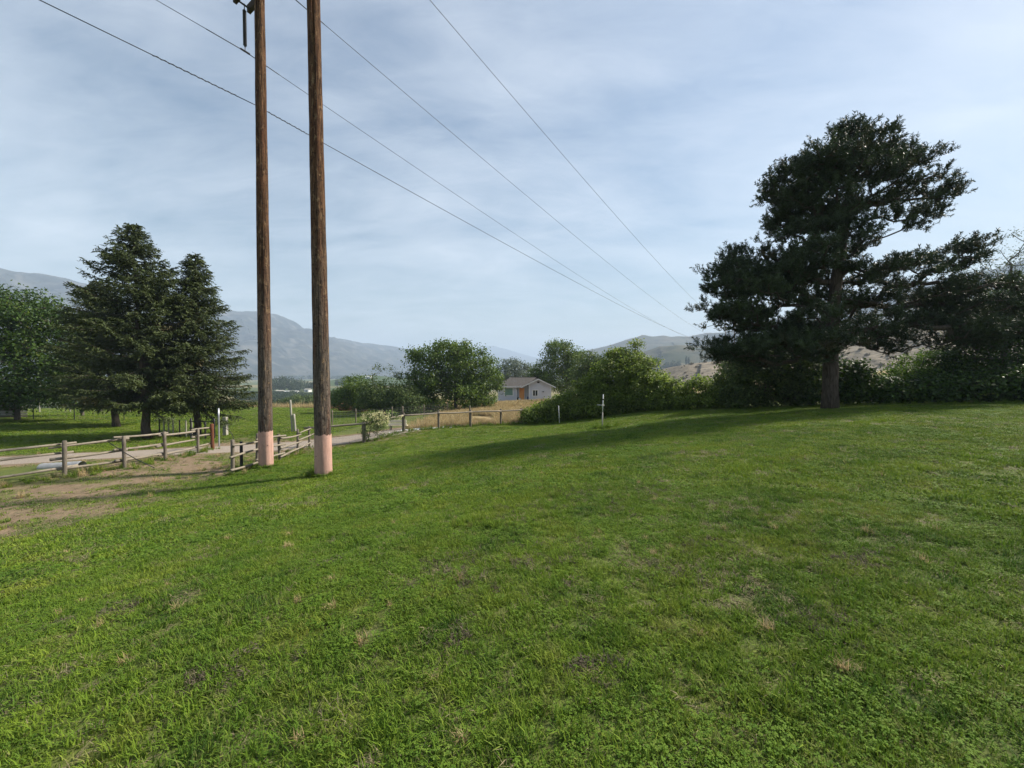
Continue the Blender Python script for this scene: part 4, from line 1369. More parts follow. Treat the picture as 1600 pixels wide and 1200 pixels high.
# plank bench by the drive
bn = tag(empty('plank_bench', (-7.05, 24.4, hz(-7.05, 24.4))), 'small bench with two pale back planks behind the wire fence', 'bench')
bz = hz(-7.05, 24.4) + .05
M_BENCH = wood_mat('bench_planks', (.68, .60, .44), (.82, .75, .58), (1.5, 6, 6))
for zz in (.27, .46): B().box(-7.75, -6.6, 24.05, 24.09, bz + zz, bz + zz + .15).build('back_plank', M_BENCH, bn, bevel=.006)
for yy in (24.12, 24.30): B().box(-7.75, -6.6, yy, yy + .15, bz + .22, bz + .255).build('seat_plank', M_BENCH, bn, bevel=.006)
for xx in (-7.68, -6.74):
    B().box(xx, xx + .06, 24.092, 24.118, bz - .05, bz + .6).build('back_leg', M_POST, bn, bevel=.005)
    B().box(xx, xx + .06, 24.36, 24.42, bz - .05, bz + .215).build('front_leg', M_POST, bn, bevel=.005)

# white stones beside the bench
rgs = np.random.default_rng(77)
sv_, sf_ = [], []
base_ico = bmesh.new(); bmesh.ops.create_icosphere(base_ico, subdivisions=1, radius=1.0)
iv = np.array([v.co[:] for v in base_ico.verts]); ifc = np.array([[v.index for v in f.verts] for f in base_ico.faces]); base_ico.free()
for k in range(300):
    x = -5.7 + rgs.normal(0, .55); y = 24.35 + rgs.normal(0, .22) + .7 * (x + 5.7)
    s = rgs.uniform(.04, .10)
    V = iv * (1 + rgs.normal(0, .12, (len(iv), 1))) * s * np.array([1, 1, .6]) + np.array([x, y, hz(x, y) + s * .3])
    sf_.append(ifc + len(sv_) * len(iv)); sv_.append(V)
tag(link('white_stones', mesh_np('white_stones', np.concatenate(sv_), np.concatenate(sf_)), simple('white_stone', (.75, .75, .74), .8, .15, 9)), 'scatter of pale white stones beside the plank bench', 'stones', kind='stuff')

# flowering vine on the corner post
b = (-7.6, 20.6, hz(-7.6, 20.6))
M_FLOWER = leafmat('cream_petals', (.55, .50, .26), (.72, .68, .42), (.62, .60, .25), .3, .6, .2)
fl = tree('flowering_vine', 'vine with cream yellow blossoms climbing the corner post of the wire fence', 'vine', b, trunk_line((-7.75, 20.6, b[2] - .1), (-7.6, 20.6, b[2] + .9), 4),
          [lobe(578, 658, 12, 12, 20.7, .35), lobe(595, 655, 13, 9, 20.9, .35), lobe(572, 675, 7, 14, 20.5, .3), lobe(592, 672, 9, 12, 20.8, .3), lobe(615, 652, 10, 4, 21.6, .2, .6)],
          110, 20, .09, .07, M_SHRUB, 360, rbase=.03, rtip=.004, crown_name='leaves', trunk_name='stem', step=.3)
rgf = np.random.default_rng(361)
tp, u_, _k = sample_lobes([lobe(578, 652, 13, 7, 20.6, .4), lobe(597, 650, 13, 7, 20.8, .4), lobe(600, 660, 10, 6, 20.8, .35), lobe(622, 651, 8, 3, 21.8, .2, .5)], 90, rgf, .9)
Cf = np.repeat(tp, 9, 0) + rgf.normal(size=(810, 3)) * .045
LV, LF = leaf_quads(Cf, np.repeat(u_, 9, 0), .055, .9, rgf, .6)
link('blossoms', mesh_np('blossoms', LV, LF, False, dict(v=np.repeat(rgf.random(810), 4), w=np.repeat(rgf.random(810), 4))), M_FLOWER, fl)

# stack of weathered boards / log wall at the far left edge
ls = tag(empty('board_stack', (-44, 33, hz(-44, 33))), 'stack of weathered grey boards at the far left edge under the leafy tree', 'boards')
lz = hz(-43.5, 33)
for k in range(7):
    x1 = -42.1 - .12 * (k % 2) + .05 * random.random()
    B().box(-47, x1, 32.6, 33.4 + .1 * (k % 2), lz + .02 + k * .21, lz + .17 + k * .21).build('board', M_PALE if k % 3 else M_POST, ls, bevel=.012)
for xx in (-46.4, -43.0):
    for k in range(6):
        B().box(xx, xx + .12, 32.7, 33.3, lz + .172 + k * .21, lz + .228 + k * .21).build('spacer', M_POST, ls)

# ------------------------------------------------------------------ grey house
def siding_mat():
    m = NT('grey_blue_siding')
    sx = m.n('ShaderNodeSeparateXYZ'); m.l(m.obj(), sx.inputs[0])
    lap = m.math('FRACT', m.math('MULTIPLY', sx.outputs['Z'], 6.5))
    nz = m.noise(m.obj(), 1.3, 4)
    m.principled(m.mix(nz, (.46, .47, .52), (.53, .54, .58)), .75, lap, .35, .02, .25)
    return m.m


def roof_mat():
    m = NT('asphalt_shingles')
    br = m.n('ShaderNodeTexBrick'); br.inputs['Scale'].default_value = 4.0
    m.l(m.obj(), br.inputs['Vector'])
    br.inputs['Color1'].default_value = (.06, .056, .054, 1); br.inputs['Color2'].default_value = (.10, .094, .088, 1); br.inputs['Mortar'].default_value = (.04, .038, .036, 1)
    m.principled(m.mix(m.noise(m.obj(), 1.0, 4), br.outputs['Color'], (.085, .075, .066)), .9, br.outputs['Fac'], .3, .02, .2)
    return m.m


M_SIDING, M_ROOF = siding_mat(), roof_mat()
M_ORANGE = simple('orange_door_paint', (.95, .40, .13), .5, .08, 4)
M_GLASS = NT('window_glass'); M_GLASS.principled((.02, .028, .028), .08, spec=.6); M_GLASS = M_GLASS.m
M_CURTAIN = simple('green_curtain', (.16, .26, .20), .8, .15, 4)
M_CONC = simple('concrete', (.33, .32, .30), .9, .15, 3)
HX, HY = -2.2, 61.0
HZ = -2.72
hw = tag(empty('grey_house', (HX, HY, HZ)), 'small grey house with orange door and white trimmed windows', 'house')


def hbox(name, x0, x1, y0, y1, z0, z1, mat, parent=None, bevel=0.0):
    return B().box(HX + x0, HX + x1, HY + y0, HY + y1, HZ + z0, HZ + z1).build(name, mat, parent or hw, bevel=bevel)


hbox('foundation', -.03, 8.33, -.83, 7.5, -.5, .22, M_CONC)
hbox('wall', 0, 2.95, 0, 7.4, .22, 2.46, M_SIDING)
hbox('wall', 2.952, 4.85, .7, 7.39, .22, 2.46, M_SIDING)
hbox('wall', 4.852, 8.3, -.8, 7.38, .22, 2.46, M_SIDING)
g = B()
g.add([(HX + 4.853, HY - .8, HZ + 2.462), (HX + 8.3, HY - .8, HZ + 2.462), (HX + 8.3, HY - .8, HZ + 2.6), (HX + 6.3, HY - .8, HZ + 3.5), (HX + 4.853, HY - .8, HZ + 2.85)], [(0, 1, 2, 3, 4)])
g.add([(HX + 4.853, HY - .6, HZ + 2.462), (HX + 8.3, HY - .6, HZ + 2.462), (HX + 8.3, HY - .6, HZ + 2.6), (HX + 6.3, HY - .6, HZ + 3.5), (HX + 4.853, HY - .6, HZ + 2.85)], [(4, 3, 2, 1, 0)])
g.build('gable_wall', M_SIDING, hw)


def slab(name, pts, th, mat, parent):
    n = len(pts)
    top = [(HX + x, HY + y, HZ + z) for x, y, z in pts]; bot = [(x, y, z - th) for x, y, z in top]
    return B().add(top + bot, [tuple(range(n)), tuple(range(2 * n - 1, n - 1, -1))] + [(k, k + n, (k + 1) % n + n, (k + 1) % n) for k in range(n)]).build(name, mat, parent)


rf = hbox('roof', 1.9, 6.6, 3.4, 3.8, 3.86, 3.92, M_ROOF)                      # ridge cap; the slopes hang under it
slab('roof_slope', [(-.5, -.45, 2.42), (4.1, -.45, 2.42), (6.3, 3.6, 3.9), (2.1, 3.6, 3.9)], .12, M_ROOF, rf)
slab('roof_slope', [(-.5, 7.8, 2.42), (-.5, -.45, 2.42), (2.1, 3.6, 3.9)], .12, M_ROOF, rf)
slab('roof_slope', [(8.9, 7.8, 2.42), (-.5, 7.8, 2.42), (2.1, 3.6, 3.9), (6.3, 3.6, 3.9)], .12, M_ROOF, rf)
slab('roof_slope', [(8.9, 3.0, 2.42), (8.9, 7.8, 2.42), (6.3, 3.6, 3.9)], .12, M_ROOF, rf)
slab('roof_slope', [(3.65, -1.2, 2.36), (6.3, -1.2, 3.62), (6.3, 3.6, 3.66), (3.65, 3.2, 2.4)], .10, M_ROOF, rf)
slab('roof_slope', [(6.3, -1.2, 3.622), (8.95, -1.2, 2.362), (8.95, 3.2, 2.402), (6.3, 3.6, 3.662)], .10, M_ROOF, rf)
slab('fascia', [(-.55, -.50, 2.43), (3.64, -.50, 2.43), (3.64, -.46, 2.43), (-.55, -.46, 2.43)], .17, M_WHITE, hw)
for s_ in ([(3.6, -1.26, 2.36), (6.3, -1.26, 3.645), (6.3, -1.21, 3.645), (3.6, -1.21, 2.36)], [(6.302, -1.26, 3.645), (9.0, -1.26, 2.36), (9.0, -1.21, 2.36), (6.302, -1.21, 3.645)]):
    slab('rake_board', s_, .18, M_WHITE, hw)
hbox('corner_trim', -.04, .10, -.03, .06, .2, 2.44, M_WHITE)
hbox('corner_trim', 2.87, 2.98, -.03, .06, .2, 2.44, M_WHITE)
hbox('corner_trim', 4.81, 4.95, -.84, -.74, .2, 2.72, M_WHITE)
hbox('corner_trim', 8.22, 8.34, -.84, -.74, .2, 2.55, M_WHITE)
hbox('belt_trim', 4.96, 8.21, -.835, -.80, 2.42, 2.5, M_SIDING)
for (x0, x1, yf, z0, z1, npan, gl) in ((1.05, 2.35, 0, .98, 2.16, 1, M_CURTAIN), (5.45, 6.22, -.8, .95, 1.86, 2, M_GLASS)):
    w_ = hbox('window', x0, x1, yf - .02, yf - .004, z0, z1, M_WHITE)
    for a0, a1, c0, c1 in ((x0 - .11, x0 + .03, z0 - .1, z1 + .1), (x1 - .03, x1 + .11, z0 - .1, z1 + .1), (x0 + .032, x1 - .032, z0 - .1, z0 + .03), (x0 + .032, x1 - .032, z1 - .03, z1 + .1)):
        hbox('frame', a0, a1, yf - .07, yf - .006, c0, c1, M_WHITE, w_)
    wdt = (x1 - x0) / npan
    for k in range(npan):
        hbox('pane', x0 + k * wdt + .045, x0 + (k + 1) * wdt - .045, yf - .032, yf - .022, z0 + .04, z1 - .04, gl, w_)
dr = hbox('door', 3.38, 4.18, .66, .697, .27, 2.12, M_ORANGE)
hbox('door_frame', 3.24, 3.37, .62, .695, .24, 2.25, M_WHITE, dr)
hbox('door_frame', 4.19, 4.32, .62, .695, .24, 2.25, M_WHITE, dr)
hbox('door_frame', 3.372, 4.188, .62, .695, 2.125, 2.25, M_WHITE, dr)
hbox('door_handle', 4.06, 4.12, .60, .657, 1.1, 1.16, M_DARKMETAL, dr)
hbox('porch_post', 4.5, 4.62, .1, .22, .1, 2.40, M_WHITE)
hbox('porch_slab', 2.96, 4.84, -.6, .7, -.3, .235, M_CONC)
hbox('porch_step', 3.1, 4.7, -1.0, -.6, -.3, .08, M_CONC)
hbox('gable_vent', 6.12, 6.48, -.86, -.81, 2.98, 3.2, M_DARKMETAL)
hbox('wall_lamp', 6.95, 7.2, -.93, -.80, 1.55, 1.66, M_DARKMETAL)
ant = B(); ant.tube([(HX + .75, HY + 2.5, HZ + 2.9), (HX + .75, HY + 2.5, HZ + 4.9)], .025, 6); ant.tube([(HX + .4, HY + 2.5, HZ + 4.6), (HX + 1.1, HY + 2.5, HZ + 4.6)], .015, 5)
ant.build('antenna', M_STEEL, rf)


def pot(name, label, cat, x, y, r, h, mat, plant=None):
    z = HZ + .0 if y < -.6 else HZ + .236
    o = tag(empty(name, (HX + x, HY + y, z)), label, cat)
    q = B(); q.tube([(HX + x, HY + y, z), (HX + x, HY + y, z + h * .5), (HX + x, HY + y, z + h)], [r * .75, r, r * .95], 12); q.build('body', mat, o, True)
    q = B(); q.tube([(HX + x, HY + y, z + h), (HX + x, HY + y, z + h + .04)], [r * 1.06, r * 1.06], 12); q.build('rim', mat, o, True)


pot('dark_tub', 'dark round tub on the left of the house porch', 'tub', 3.12, .35, .2, .36, M_DARKMETAL)
pot('white_pot', 'white round pot beside the porch step below the orange door', 'pot', 3.4, -.35, .19, .3, M_WHITE)
pot('blue_bin', 'dark blue bin at the corner of the house porch', 'bin', 4.72, -.3, .14, .55, simple('blue_plastic', (.02, .025, .09), .5))
hr = tag(empty('hose_reel', (HX + 7.3, HY - .95, HZ + .25)), 'round brown hose reel against the right wall of the house', 'hose reel')
q = B(); q.tube([(HX + 7.3, HY - 1.12, HZ + .28), (HX + 7.3, HY - .86, HZ + .28)], .24, 16); q.build('coil', simple('brown_hose', (.14, .085, .055), .7), hr, True)
q = B(); q.tube([(HX + 7.3, HY - 1.17, HZ + .28), (HX + 7.3, HY - 1.121, HZ + .28)], .09, 10); q.build('hub', M_DARKMETAL, hr, True)
# bare yard in front of the house
ym = NT('bare_yard'); yp = ym.pos()
ym.principled(ym.mix(ym.noise(yp, .9, 5), (.30, .25, .19), (.22, .18, .125)), .95, ym.noise(yp, 6, 4), .4, .03, .1)
tag(ribbon('house_yard', [(-2.5, 58.6), (1, 58.2), (3, 57.6), (7, 56.8), (11, 56)], 1.7, .06, ym.m, .5), kind='structure')

# ------------------------------------------------------------------ valley floor: farm buildings, far trees, orchard
def shed(name, label, px, D, L, W, hh, roofm, wallm, rz=0.0, z=None):
    x = (px - 800) / F_PX * D; z = hz(x, D) if z is None else z
    o = tag(empty(name, (x, D, z), rz), label, 'building')
    def pt(*p): return p
    w = B().box(-L / 2, L / 2, -W / 2, W / 2, -.5, hh).build('wall', wallm); w.parent = o
    r = B().add([(-L / 2 - .5, -W / 2 - .5, hh - .1), (L / 2 + .5, -W / 2 - .5, hh - .1), (L / 2 + .5, 0, hh + W * .22), (-L / 2 - .5, 0, hh + W * .22), (L / 2 + .5, W / 2 + .5, hh - .1), (-L / 2 - .5, W / 2 + .5, hh - .1)],
                [(0, 1, 2, 3), (3, 2, 4, 5), (0, 3, 5), (1, 4, 2), (0, 5, 4, 1)]).build('roof', roofm); r.parent = o
    d_ = B().box(-L * .1, L * .1, -W / 2 - .08, -W / 2 - .02, -.3, hh * .75).build('door', M_DARKMETAL); d_.parent = o


shed('farm_shed', 'long low white-roofed farm shed far out in the valley between the poles', 455, 425, 14, 4.5, 1.5, M_WHITE, M_WHITE, R(8))
shed('farm_house', 'small pale farm house far in the valley beside the trees', 481, 450, 6.5, 5, 3, M_PALE, M_WHITE, R(-20))
shed('farm_barn', 'tiny grey barn far in the valley left of the long white shed', 437, 432, 7, 4.5, 2, M_PALE, M_POST, R(15))
shed('packing_shed', 'small white-roofed shed glimpsed above the thicket shrub', 576, 730, 10, 7, 4, M_WHITE, M_WHITE, R(0), -6.5)


def far_tree_mesh(seed, h, w, nt=60, per=16, size=.9, conical=False):
    rg = np.random.default_rng(seed)
    L = [(0, 0, h * .55, w * .5, w * .5, h * .42), (w * .22, 0, h * .42, w * .35, w * .35, h * .3), (-w * .24, .3, h * .45, w * .33, w * .33, h * .32)]
    if conical: L = [(0, 0, h * .5, w * .28, w * .28, h * .5)]
    t, u, k = sample_lobes(L, nt, rg, .8)
    C = np.repeat(t, per, 0) + rg.normal(size=(nt * per, 3)) * w * .08
    C[:, 2] = np.maximum(C[:, 2], .2)
    V, Fc = leaf_quads(C, np.repeat(u, per, 0), size, .8, rg, .6)
    v = np.clip(rg.normal(.45, .2, len(C)) + np.repeat(rg.random(nt) - .5, per) * .5, 0, 1)
    return mesh_np('crown', V, Fc, False, dict(v=np.repeat(v, 4), w=np.repeat(rg.random(len(C)), 4)))


FT = [far_tree_mesh(s, 1.0, .95, 70, 16, .085) for s in (1, 2, 3)] + [far_tree_mesh(9, 1.0, .5, 60, 14, .07, True)]
for me_ in FT: me_.materials.append(M_FARLEAF)
tb = B(); tb.tube([(0, 0, -.05), (0, 0, .35)], [.035, .02], 6); tmesh = bpy.data.meshes.new('trunk'); tmesh.from_pydata(tb.v, [], tb.f); tmesh.materials.append(M_BARK_GREY)


def far_tree(px, D, top_py, wid, label, group, kind=0):
    x = (px - 800) / F_PX * D; z = hz(x, D); h = at(px, top_py, D)[2] - z
    o = tag(empty('valley_tree', (x, D, z), random.uniform(0, 6)), label, 'tree', group)
    c = bpy.data.objects.new('crown', FT[kind]); COL.objects.link(c); c.parent = o; c.scale = (wid, wid, h)
    t = bpy.data.objects.new('trunk', tmesh); COL.objects.link(t); t.parent = o; t.scale = (h, h, h)
    return o


GRP = 'cluster of hazy trees far out in the valley between the poles'
for k, (px, D, ty, wd) in enumerate([(431, 460, 589, 9), (437, 470, 585, 11), (444, 480, 587, 13), (452, 490, 588, 14), (461, 480, 590, 12), (468, 470, 592, 11), (474, 480, 594, 9), (483, 500, 594, 9), (491, 490, 595, 10),
                                     (499, 480, 596, 9), (505, 470, 598, 8), (440, 450, 595, 8), (456, 455, 597, 9), (465, 460, 599, 9), (427, 450, 592, 9), (535, 640, 590, 11), (527, 640, 592, 8)]):
    far_tree(px, D, ty, wd, 'one of the hazy round trees clustered far out in the valley between the poles', GRP, k % 3)
from mathutils.bvhtree import BVHTree


def hill_bvh(name):
    me = bpy.data.objects[name].data
    return BVHTree.FromPolygons([v.co.copy() for v in me.vertices], [tuple(p.vertices) for p in me.polygons])


SHOULDER, SAGE = hill_bvh('hill_shoulder'), hill_bvh('sagebrush_hill')


def drop(bv, x, y):
    h = bv.ray_cast(Vector((x, y, 2000)), Vector((0, 0, -1)))
    return h[0].z if h[0] is not None else None


GR2 = 'hazy trees at the foot of the right-hand hills'
for k, (px, wd, hh, kd) in enumerate([(1030, 8, 9, 1), (1040, 9, 11, 0), (1047, 9, 12, 1), (1053, 9, 13, 2), (1060, 8, 12, 0), (1072, 8, 19, 3), (1076, 7, 17, 3), (1086, 8, 11, 1), (1096, 8, 12, 2), (1108, 9, 10, 0)]):
    best = None
    for D in np.arange(560, 960, 10.0):
        x = (px - 800) / F_PX * D; z = drop(SHOULDER, x, D)
        if z is None: continue
        py = 585 + (EYE - z) / D * F_PX
        if best is None or abs(py - 578) < best[0]: best = (abs(py - 578), x, D, z)
    _, x, D, z = best
    o = tag(empty('valley_tree', (x, D, z), random.uniform(0, 6)), 'tall slim hazy conifer standing below the right-hand hills' if kd == 3 else 'one of the hazy round trees standing below the right-hand hills', 'tree', GR2)
    c = bpy.data.objects.new('crown', FT[kd]); COL.objects.link(c); c.parent = o; c.scale = (wd * 1.5, wd * 1.5, hh * 1.5)
    t = bpy.data.objects.new('trunk', tmesh); COL.objects.link(t); t.parent = o; t.scale = (hh, hh, hh)


# ------------------------------------------------------------------ scattering (uncountable plants only)
def instancer(name, pts, rot, scl, idx, coll, label, cat):
    me = bpy.data.meshes.new(name)
    n = len(pts)
    me.vertices.add(n); me.vertices.foreach_set('co', np.ascontiguousarray(pts, dtype=np.float32).ravel())
    a = me.attributes.new('rot', 'FLOAT_VECTOR', 'POINT'); a.data.foreach_set('vector', np.ascontiguousarray(rot, dtype=np.float32).ravel())
    a = me.attributes.new('scl', 'FLOAT_VECTOR', 'POINT'); a.data.foreach_set('vector', np.ascontiguousarray(scl, dtype=np.float32).ravel())
    a = me.attributes.new('idx', 'INT', 'POINT'); a.data.foreach_set('value', np.ascontiguousarray(idx, dtype=np.int32))
    o = bpy.data.objects.new(name, me); COL.objects.link(o)
    tag(o, label, cat, kind='stuff')
    ng = bpy.data.node_groups.new(name, 'GeometryNodeTree')
    ng.interface.new_socket('Geometry', in_out='INPUT', socket_type='NodeSocketGeometry')
    ng.interface.new_socket('Geometry', in_out='OUTPUT', socket_type='NodeSocketGeometry')
    N = ng.nodes
    gi, go = N.new('NodeGroupInput'), N.new('NodeGroupOutput')
    ci = N.new('GeometryNodeCollectionInfo'); ci.inputs['Collection'].default_value = coll
    ci.inputs['Separate Children'].default_value = True; ci.inputs['Reset Children'].default_value = True
    ip = N.new('GeometryNodeInstanceOnPoints'); ip.inputs['Pick Instance'].default_value = True
    for an, dt, sk in (('rot', 'FLOAT_VECTOR', 'Rotation'), ('scl', 'FLOAT_VECTOR', 'Scale'), ('idx', 'INT', 'Instance Index')):
        na = N.new('GeometryNodeInputNamedAttribute'); na.data_type = dt; na.inputs['Name'].default_value = an
        ng.links.new([s for s in na.outputs if s.enabled][0], ip.inputs[sk])
    ng.links.new(gi.outputs[0], ip.inputs['Points']); ng.links.new(ci.outputs[0], ip.inputs['Instance'])
    ng.links.new(ip.outputs[0], go.inputs[0])
    md = o.modifiers.new('scatter', 'NODES'); md.node_group = ng
    return o


def blade_tuft(nb, spread, h, w, flop, rg, curl=.5):
    Vs, Fs, vals, vt = [], [], [], []
    for i in range(nb):
        a = rg.uniform(0, 2 * np.pi); r = spread * math.sqrt(rg.random())
        o = np.array([r * math.cos(a), r * math.sin(a), -.008])
        d = rg.uniform(0, 2 * np.pi)
        hd = np.array([math.cos(d), math.sin(d), 0]); sd = np.array([-math.sin(d), math.cos(d), 0])
        L = h * rg.uniform(.55, 1.25); fl_ = flop * rg.uniform(.3, 1.5)
        ww = w * rg.uniform(.7, 1.3)
        p1 = o + hd * L * .25 * fl_ + np.array([0, 0, L * .55 * max(.25, 1 - fl_ * .4)])
        p2 = o + hd * L * (.8 * fl_) + np.array([0, 0, L * max(.18, .95 - curl * fl_)])
        k = len(Vs)
        Vs += [o - sd * ww * .5, o + sd * ww * .5, p1 + sd * ww * .45, p1 - sd * ww * .45, p2 + sd * ww * .12, p2 - sd * ww * .12]
        Fs += [(k, k + 1, k + 2, k + 3), (k + 3, k + 2, k + 4, k + 5)]
        vals += [rg.random()] * 6
    return np.array(Vs), np.array(Fs), np.array(vals)


def clover_tuft(n, spread, h, size, rg):
    Vs, Fs, vals = [], [], []
    for i in range(n):
        a = rg.uniform(0, 6.28); r = spread * math.sqrt(rg.random()); zz = h * rg.uniform(.4, 1.1)
        c = np.array([r * math.cos(a), r * math.sin(a), zz]); val = rg.random()
        s = size * rg.uniform(.7, 1.25); t0 = rg.uniform(0, 6.28); tilt = rg.normal(size=3) * .25
        for q in range(3):
            t = t0 + q * 2.094
            d = np.array([math.cos(t), math.sin(t), tilt[0] * .5]); sd = np.array([-math.sin(t), math.cos(t), tilt[1] * .5])
            k = len(Vs)
            Vs += [c, c + d * s * .6 + sd * s * .45, c + d * s * 1.0 + np.array([0, 0, -.15 * s]), c + d * s * .6 - sd * s * .45]
            Fs.append((k, k + 1, k + 2, k + 3)); vals += [val] * 4
        k = len(Vs)
        sd = np.array([math.cos(t0), math.sin(t0), 0]) * .0015
        Vs += [c * np.array([.8, .8, 0]) - sd, c * np.array([.8, .8, 0]) + sd, c + sd, c - sd]; Fs.append((k, k + 1, k + 2, k + 3)); vals += [val] * 4
    return np.array(Vs), np.array(Fs), np.array(vals)


def grass_mat(name, mode):
    m = NT(name)
    pos = m.pos()
    v = m.attr('v')
    oi = m.n('ShaderNodeObjectInfo').outputs['Random']
    if mode == 'lawn':
        c = lawn_colour(m, pos)
        c = m.mix(m.mapr(v, .55, 1.0, 0, .55), c, (.23, .29, .04))
        c = m.mix(m.mapr(v, .35, 0.0, 0, .55), c, (.05, .095, .02))
        c = m.mix(m.mapr(oi, .84, 1.0, 0, .7), c, (.22, .21, .08))
    elif mode == 'clover':
        c = m.mix(v, (.062, .130, .016), (.140, .225, .028))
        c = m.mix(m.mapr(oi, .7, 1.0, 0, .5), c, (.17, .22, .045))
    elif mode == 'clippings':
        c = m.mix(v, (.075, .062, .042), (.17, .145, .10))
    elif mode == 'thatch':
        c = m.mix(v, (.11, .095, .05), (.24, .21, .12))
    else:
        c = m.mix(v, (.34, .25, .12), (.54, .43, .24))
        c = m.mix(m.mapr(oi, .6, 1.0, 0, .6), c, (.13, .14, .045))
    p = m.principled(c, .75, spec=.10)
    t = m.n('ShaderNodeBsdfTranslucent'); m.l(c, t.inputs['Color'])
    mx = m.n('ShaderNodeMixShader'); mx.inputs[0].default_value = .30 if mode != 'thatch' else .1
    m.l(p.outputs[0], mx.inputs[1]); m.l(t.outputs[0], mx.inputs[2]); m.l(mx.outputs[0], m.out.inputs[0])
    return m.m


rgg = np.random.default_rng(500)
MG, MC, MT, MD = grass_mat('lawn_blades', 'lawn'), grass_mat('clover_leaves', 'clover'), grass_mat('thatch_clippings', 'thatch'), grass_mat('dry_stalks', 'dry')


def tuft_coll(cname, items):
    c = bpy.data.collections.new(cname)
    for k, (geo, mat) in enumerate(items):
        V, Fc, val = geo
        me = mesh_np(f'{cname}_{k:02d}', V, Fc, False, dict(v=val)); me.materials.append(mat)
        c.objects.link(bpy.data.objects.new(f'{cname}_{k:02d}', me))
    return c


near_c = tuft_coll('turf', [
    (blade_tuft(34, .055, .055, .0042, .7, rgg), MG), (blade_tuft(34, .06, .05, .0045, 1.1, rgg), MG), (blade_tuft(28, .06, .065, .0050, .9, rgg), MG), (blade_tuft(30, .05, .075, .0045, .6, rgg), MG),
    (clover_tuft(18, .06, .036, .0085, rgg), MC), (clover_tuft(15, .06, .034, .010, rgg), MC),
    (blade_tuft(30, .07, .055, .0035, 1.7, rgg, .62), MT), (blade_tuft(26, .035, .11, .0055, .55, rgg), MG)])
# coarser clumps for the lawn farther off
far_c = tuft_coll('sward', [
    (blade_tuft(40, .12, .06, .0085, .8, rgg), MG), (blade_tuft(40, .13, .055, .009, 1.1, rgg), MG), (blade_tuft(36, .12, .07, .009, .7, rgg), MG), (blade_tuft(36, .12, .06, .009, 1.2, rgg), MG),
    (clover_tuft(22, .13, .045, .018, rgg), MC), (clover_tuft(20, .13, .04, .02, rgg), MC), (blade_tuft(34, .14, .055, .007, 1.7, rgg, .62), MT), (blade_tuft(36, .09, .11, .009, .6, rgg), MG)])


def wedge(n_, r0, r1, half):
    r = np.sqrt(rgg.random(n_) * (r1 * r1 - r0 * r0) + r0 * r0); a = rgg.uniform(-half, half, n_)
    return r * np.sin(a), r * np.cos(a)


def lawn_mask(x, y):
    e = polydist(x, y, LAWN_EDGE)
    fy = np.interp(x, [p[0] for p in FENCE_B[1:]] + [4, 9, 12.6, 16.6, 20.6, 30], [p[1] for p in FENCE_B[1:]] + [28.0, 26.8, 23.2, 20.2, 17.6, 14])
    return (e > -.3 + .9 * (fbm(x / .8, y / .8, 3, 81) - .5) * 2) & (y < fy + .25)


def lawn_layer(name, coll, r0, r1, dens, half, hs, label):
    area = half * (r1 * r1 - r0 * r0)
    x, y = wedge(int(area * dens), r0, r1, half)
    dirt, dry, field, far = zones(x, y)
    k = lawn_mask(x, y) | ((dirt > .05) & (y < 23) & (rgg.random(len(x)) < .17 + .65 * (1 - dirt) ** 1.4) & (segdist(x, y, DRIVE) > 1.4))
    # bare spots where the thatch shows
    bare = fbm(x / .45, y / .45, 3, 131) > .74
    k &= ~(bare & (rgg.random(len(x)) < .6))
    x, y = x[k], y[k]
    n = len(x)
    z = H(x, y)
    cl = fbm(x / 1.4, y / 1.4, 3, 141); th_ = fbm(x / .9 + 30, y / .55, 4, 151, .6); tall = fbm(x / .6, y / .6, 2, 161)
    mow = fbm((x * .5 + y * .85) / 6.0, (x * .85 - y * .5) / .9, 3, 171)
    u = rgg.random(n)
    idx = rgg.integers(0, 4, n)
    idx = np.where(u < .06 + np.clip((cl - .55) * 2.2, 0, .4), rgg.integers(4, 6, n), idx)
    idx = np.where((th_ > .60) & (rgg.random(n) < np.clip((th_ - .60) * 5, 0, .5)) & (idx < 4), 6, idx)
    idx = np.where((idx < 4) & (rgg.random(n) < .07), 6, idx)
    trk = ~lawn_mask(x, y)
    idx = np.where(trk & (rgg.random(n) < .55), 6, idx)
    idx = np.where((tall > .74) & (rgg.random(n) < .22), 7, idx)
    s = rgg.uniform(.75, 1.25, n)
    rot = np.stack([rgg.normal(0, .12, n), rgg.normal(0, .12, n), rgg.uniform(0, 6.283, n)], -1)
    scl = np.stack([s, s, s * hs * (.5 + .6 * mow)], -1)
    return instancer(name, np.stack([x, y, z], -1), rot, scl, idx, coll, label, 'grass')


lawn_layer('lawn_grass', near_c, .7, 6.5, 520, R(64), 1.0, 'short mown lawn grass and clover filling the near foreground')
lawn_layer('mid_lawn_grass', far_c, 6.3, 15, 190, R(63), 1.0, 'mown lawn grass spreading across the middle of the yard')
lawn_layer('far_lawn_grass', far_c, 14.8, 31, 75, R(60), 1.05, 'mown lawn grass out to the hedge and fence')

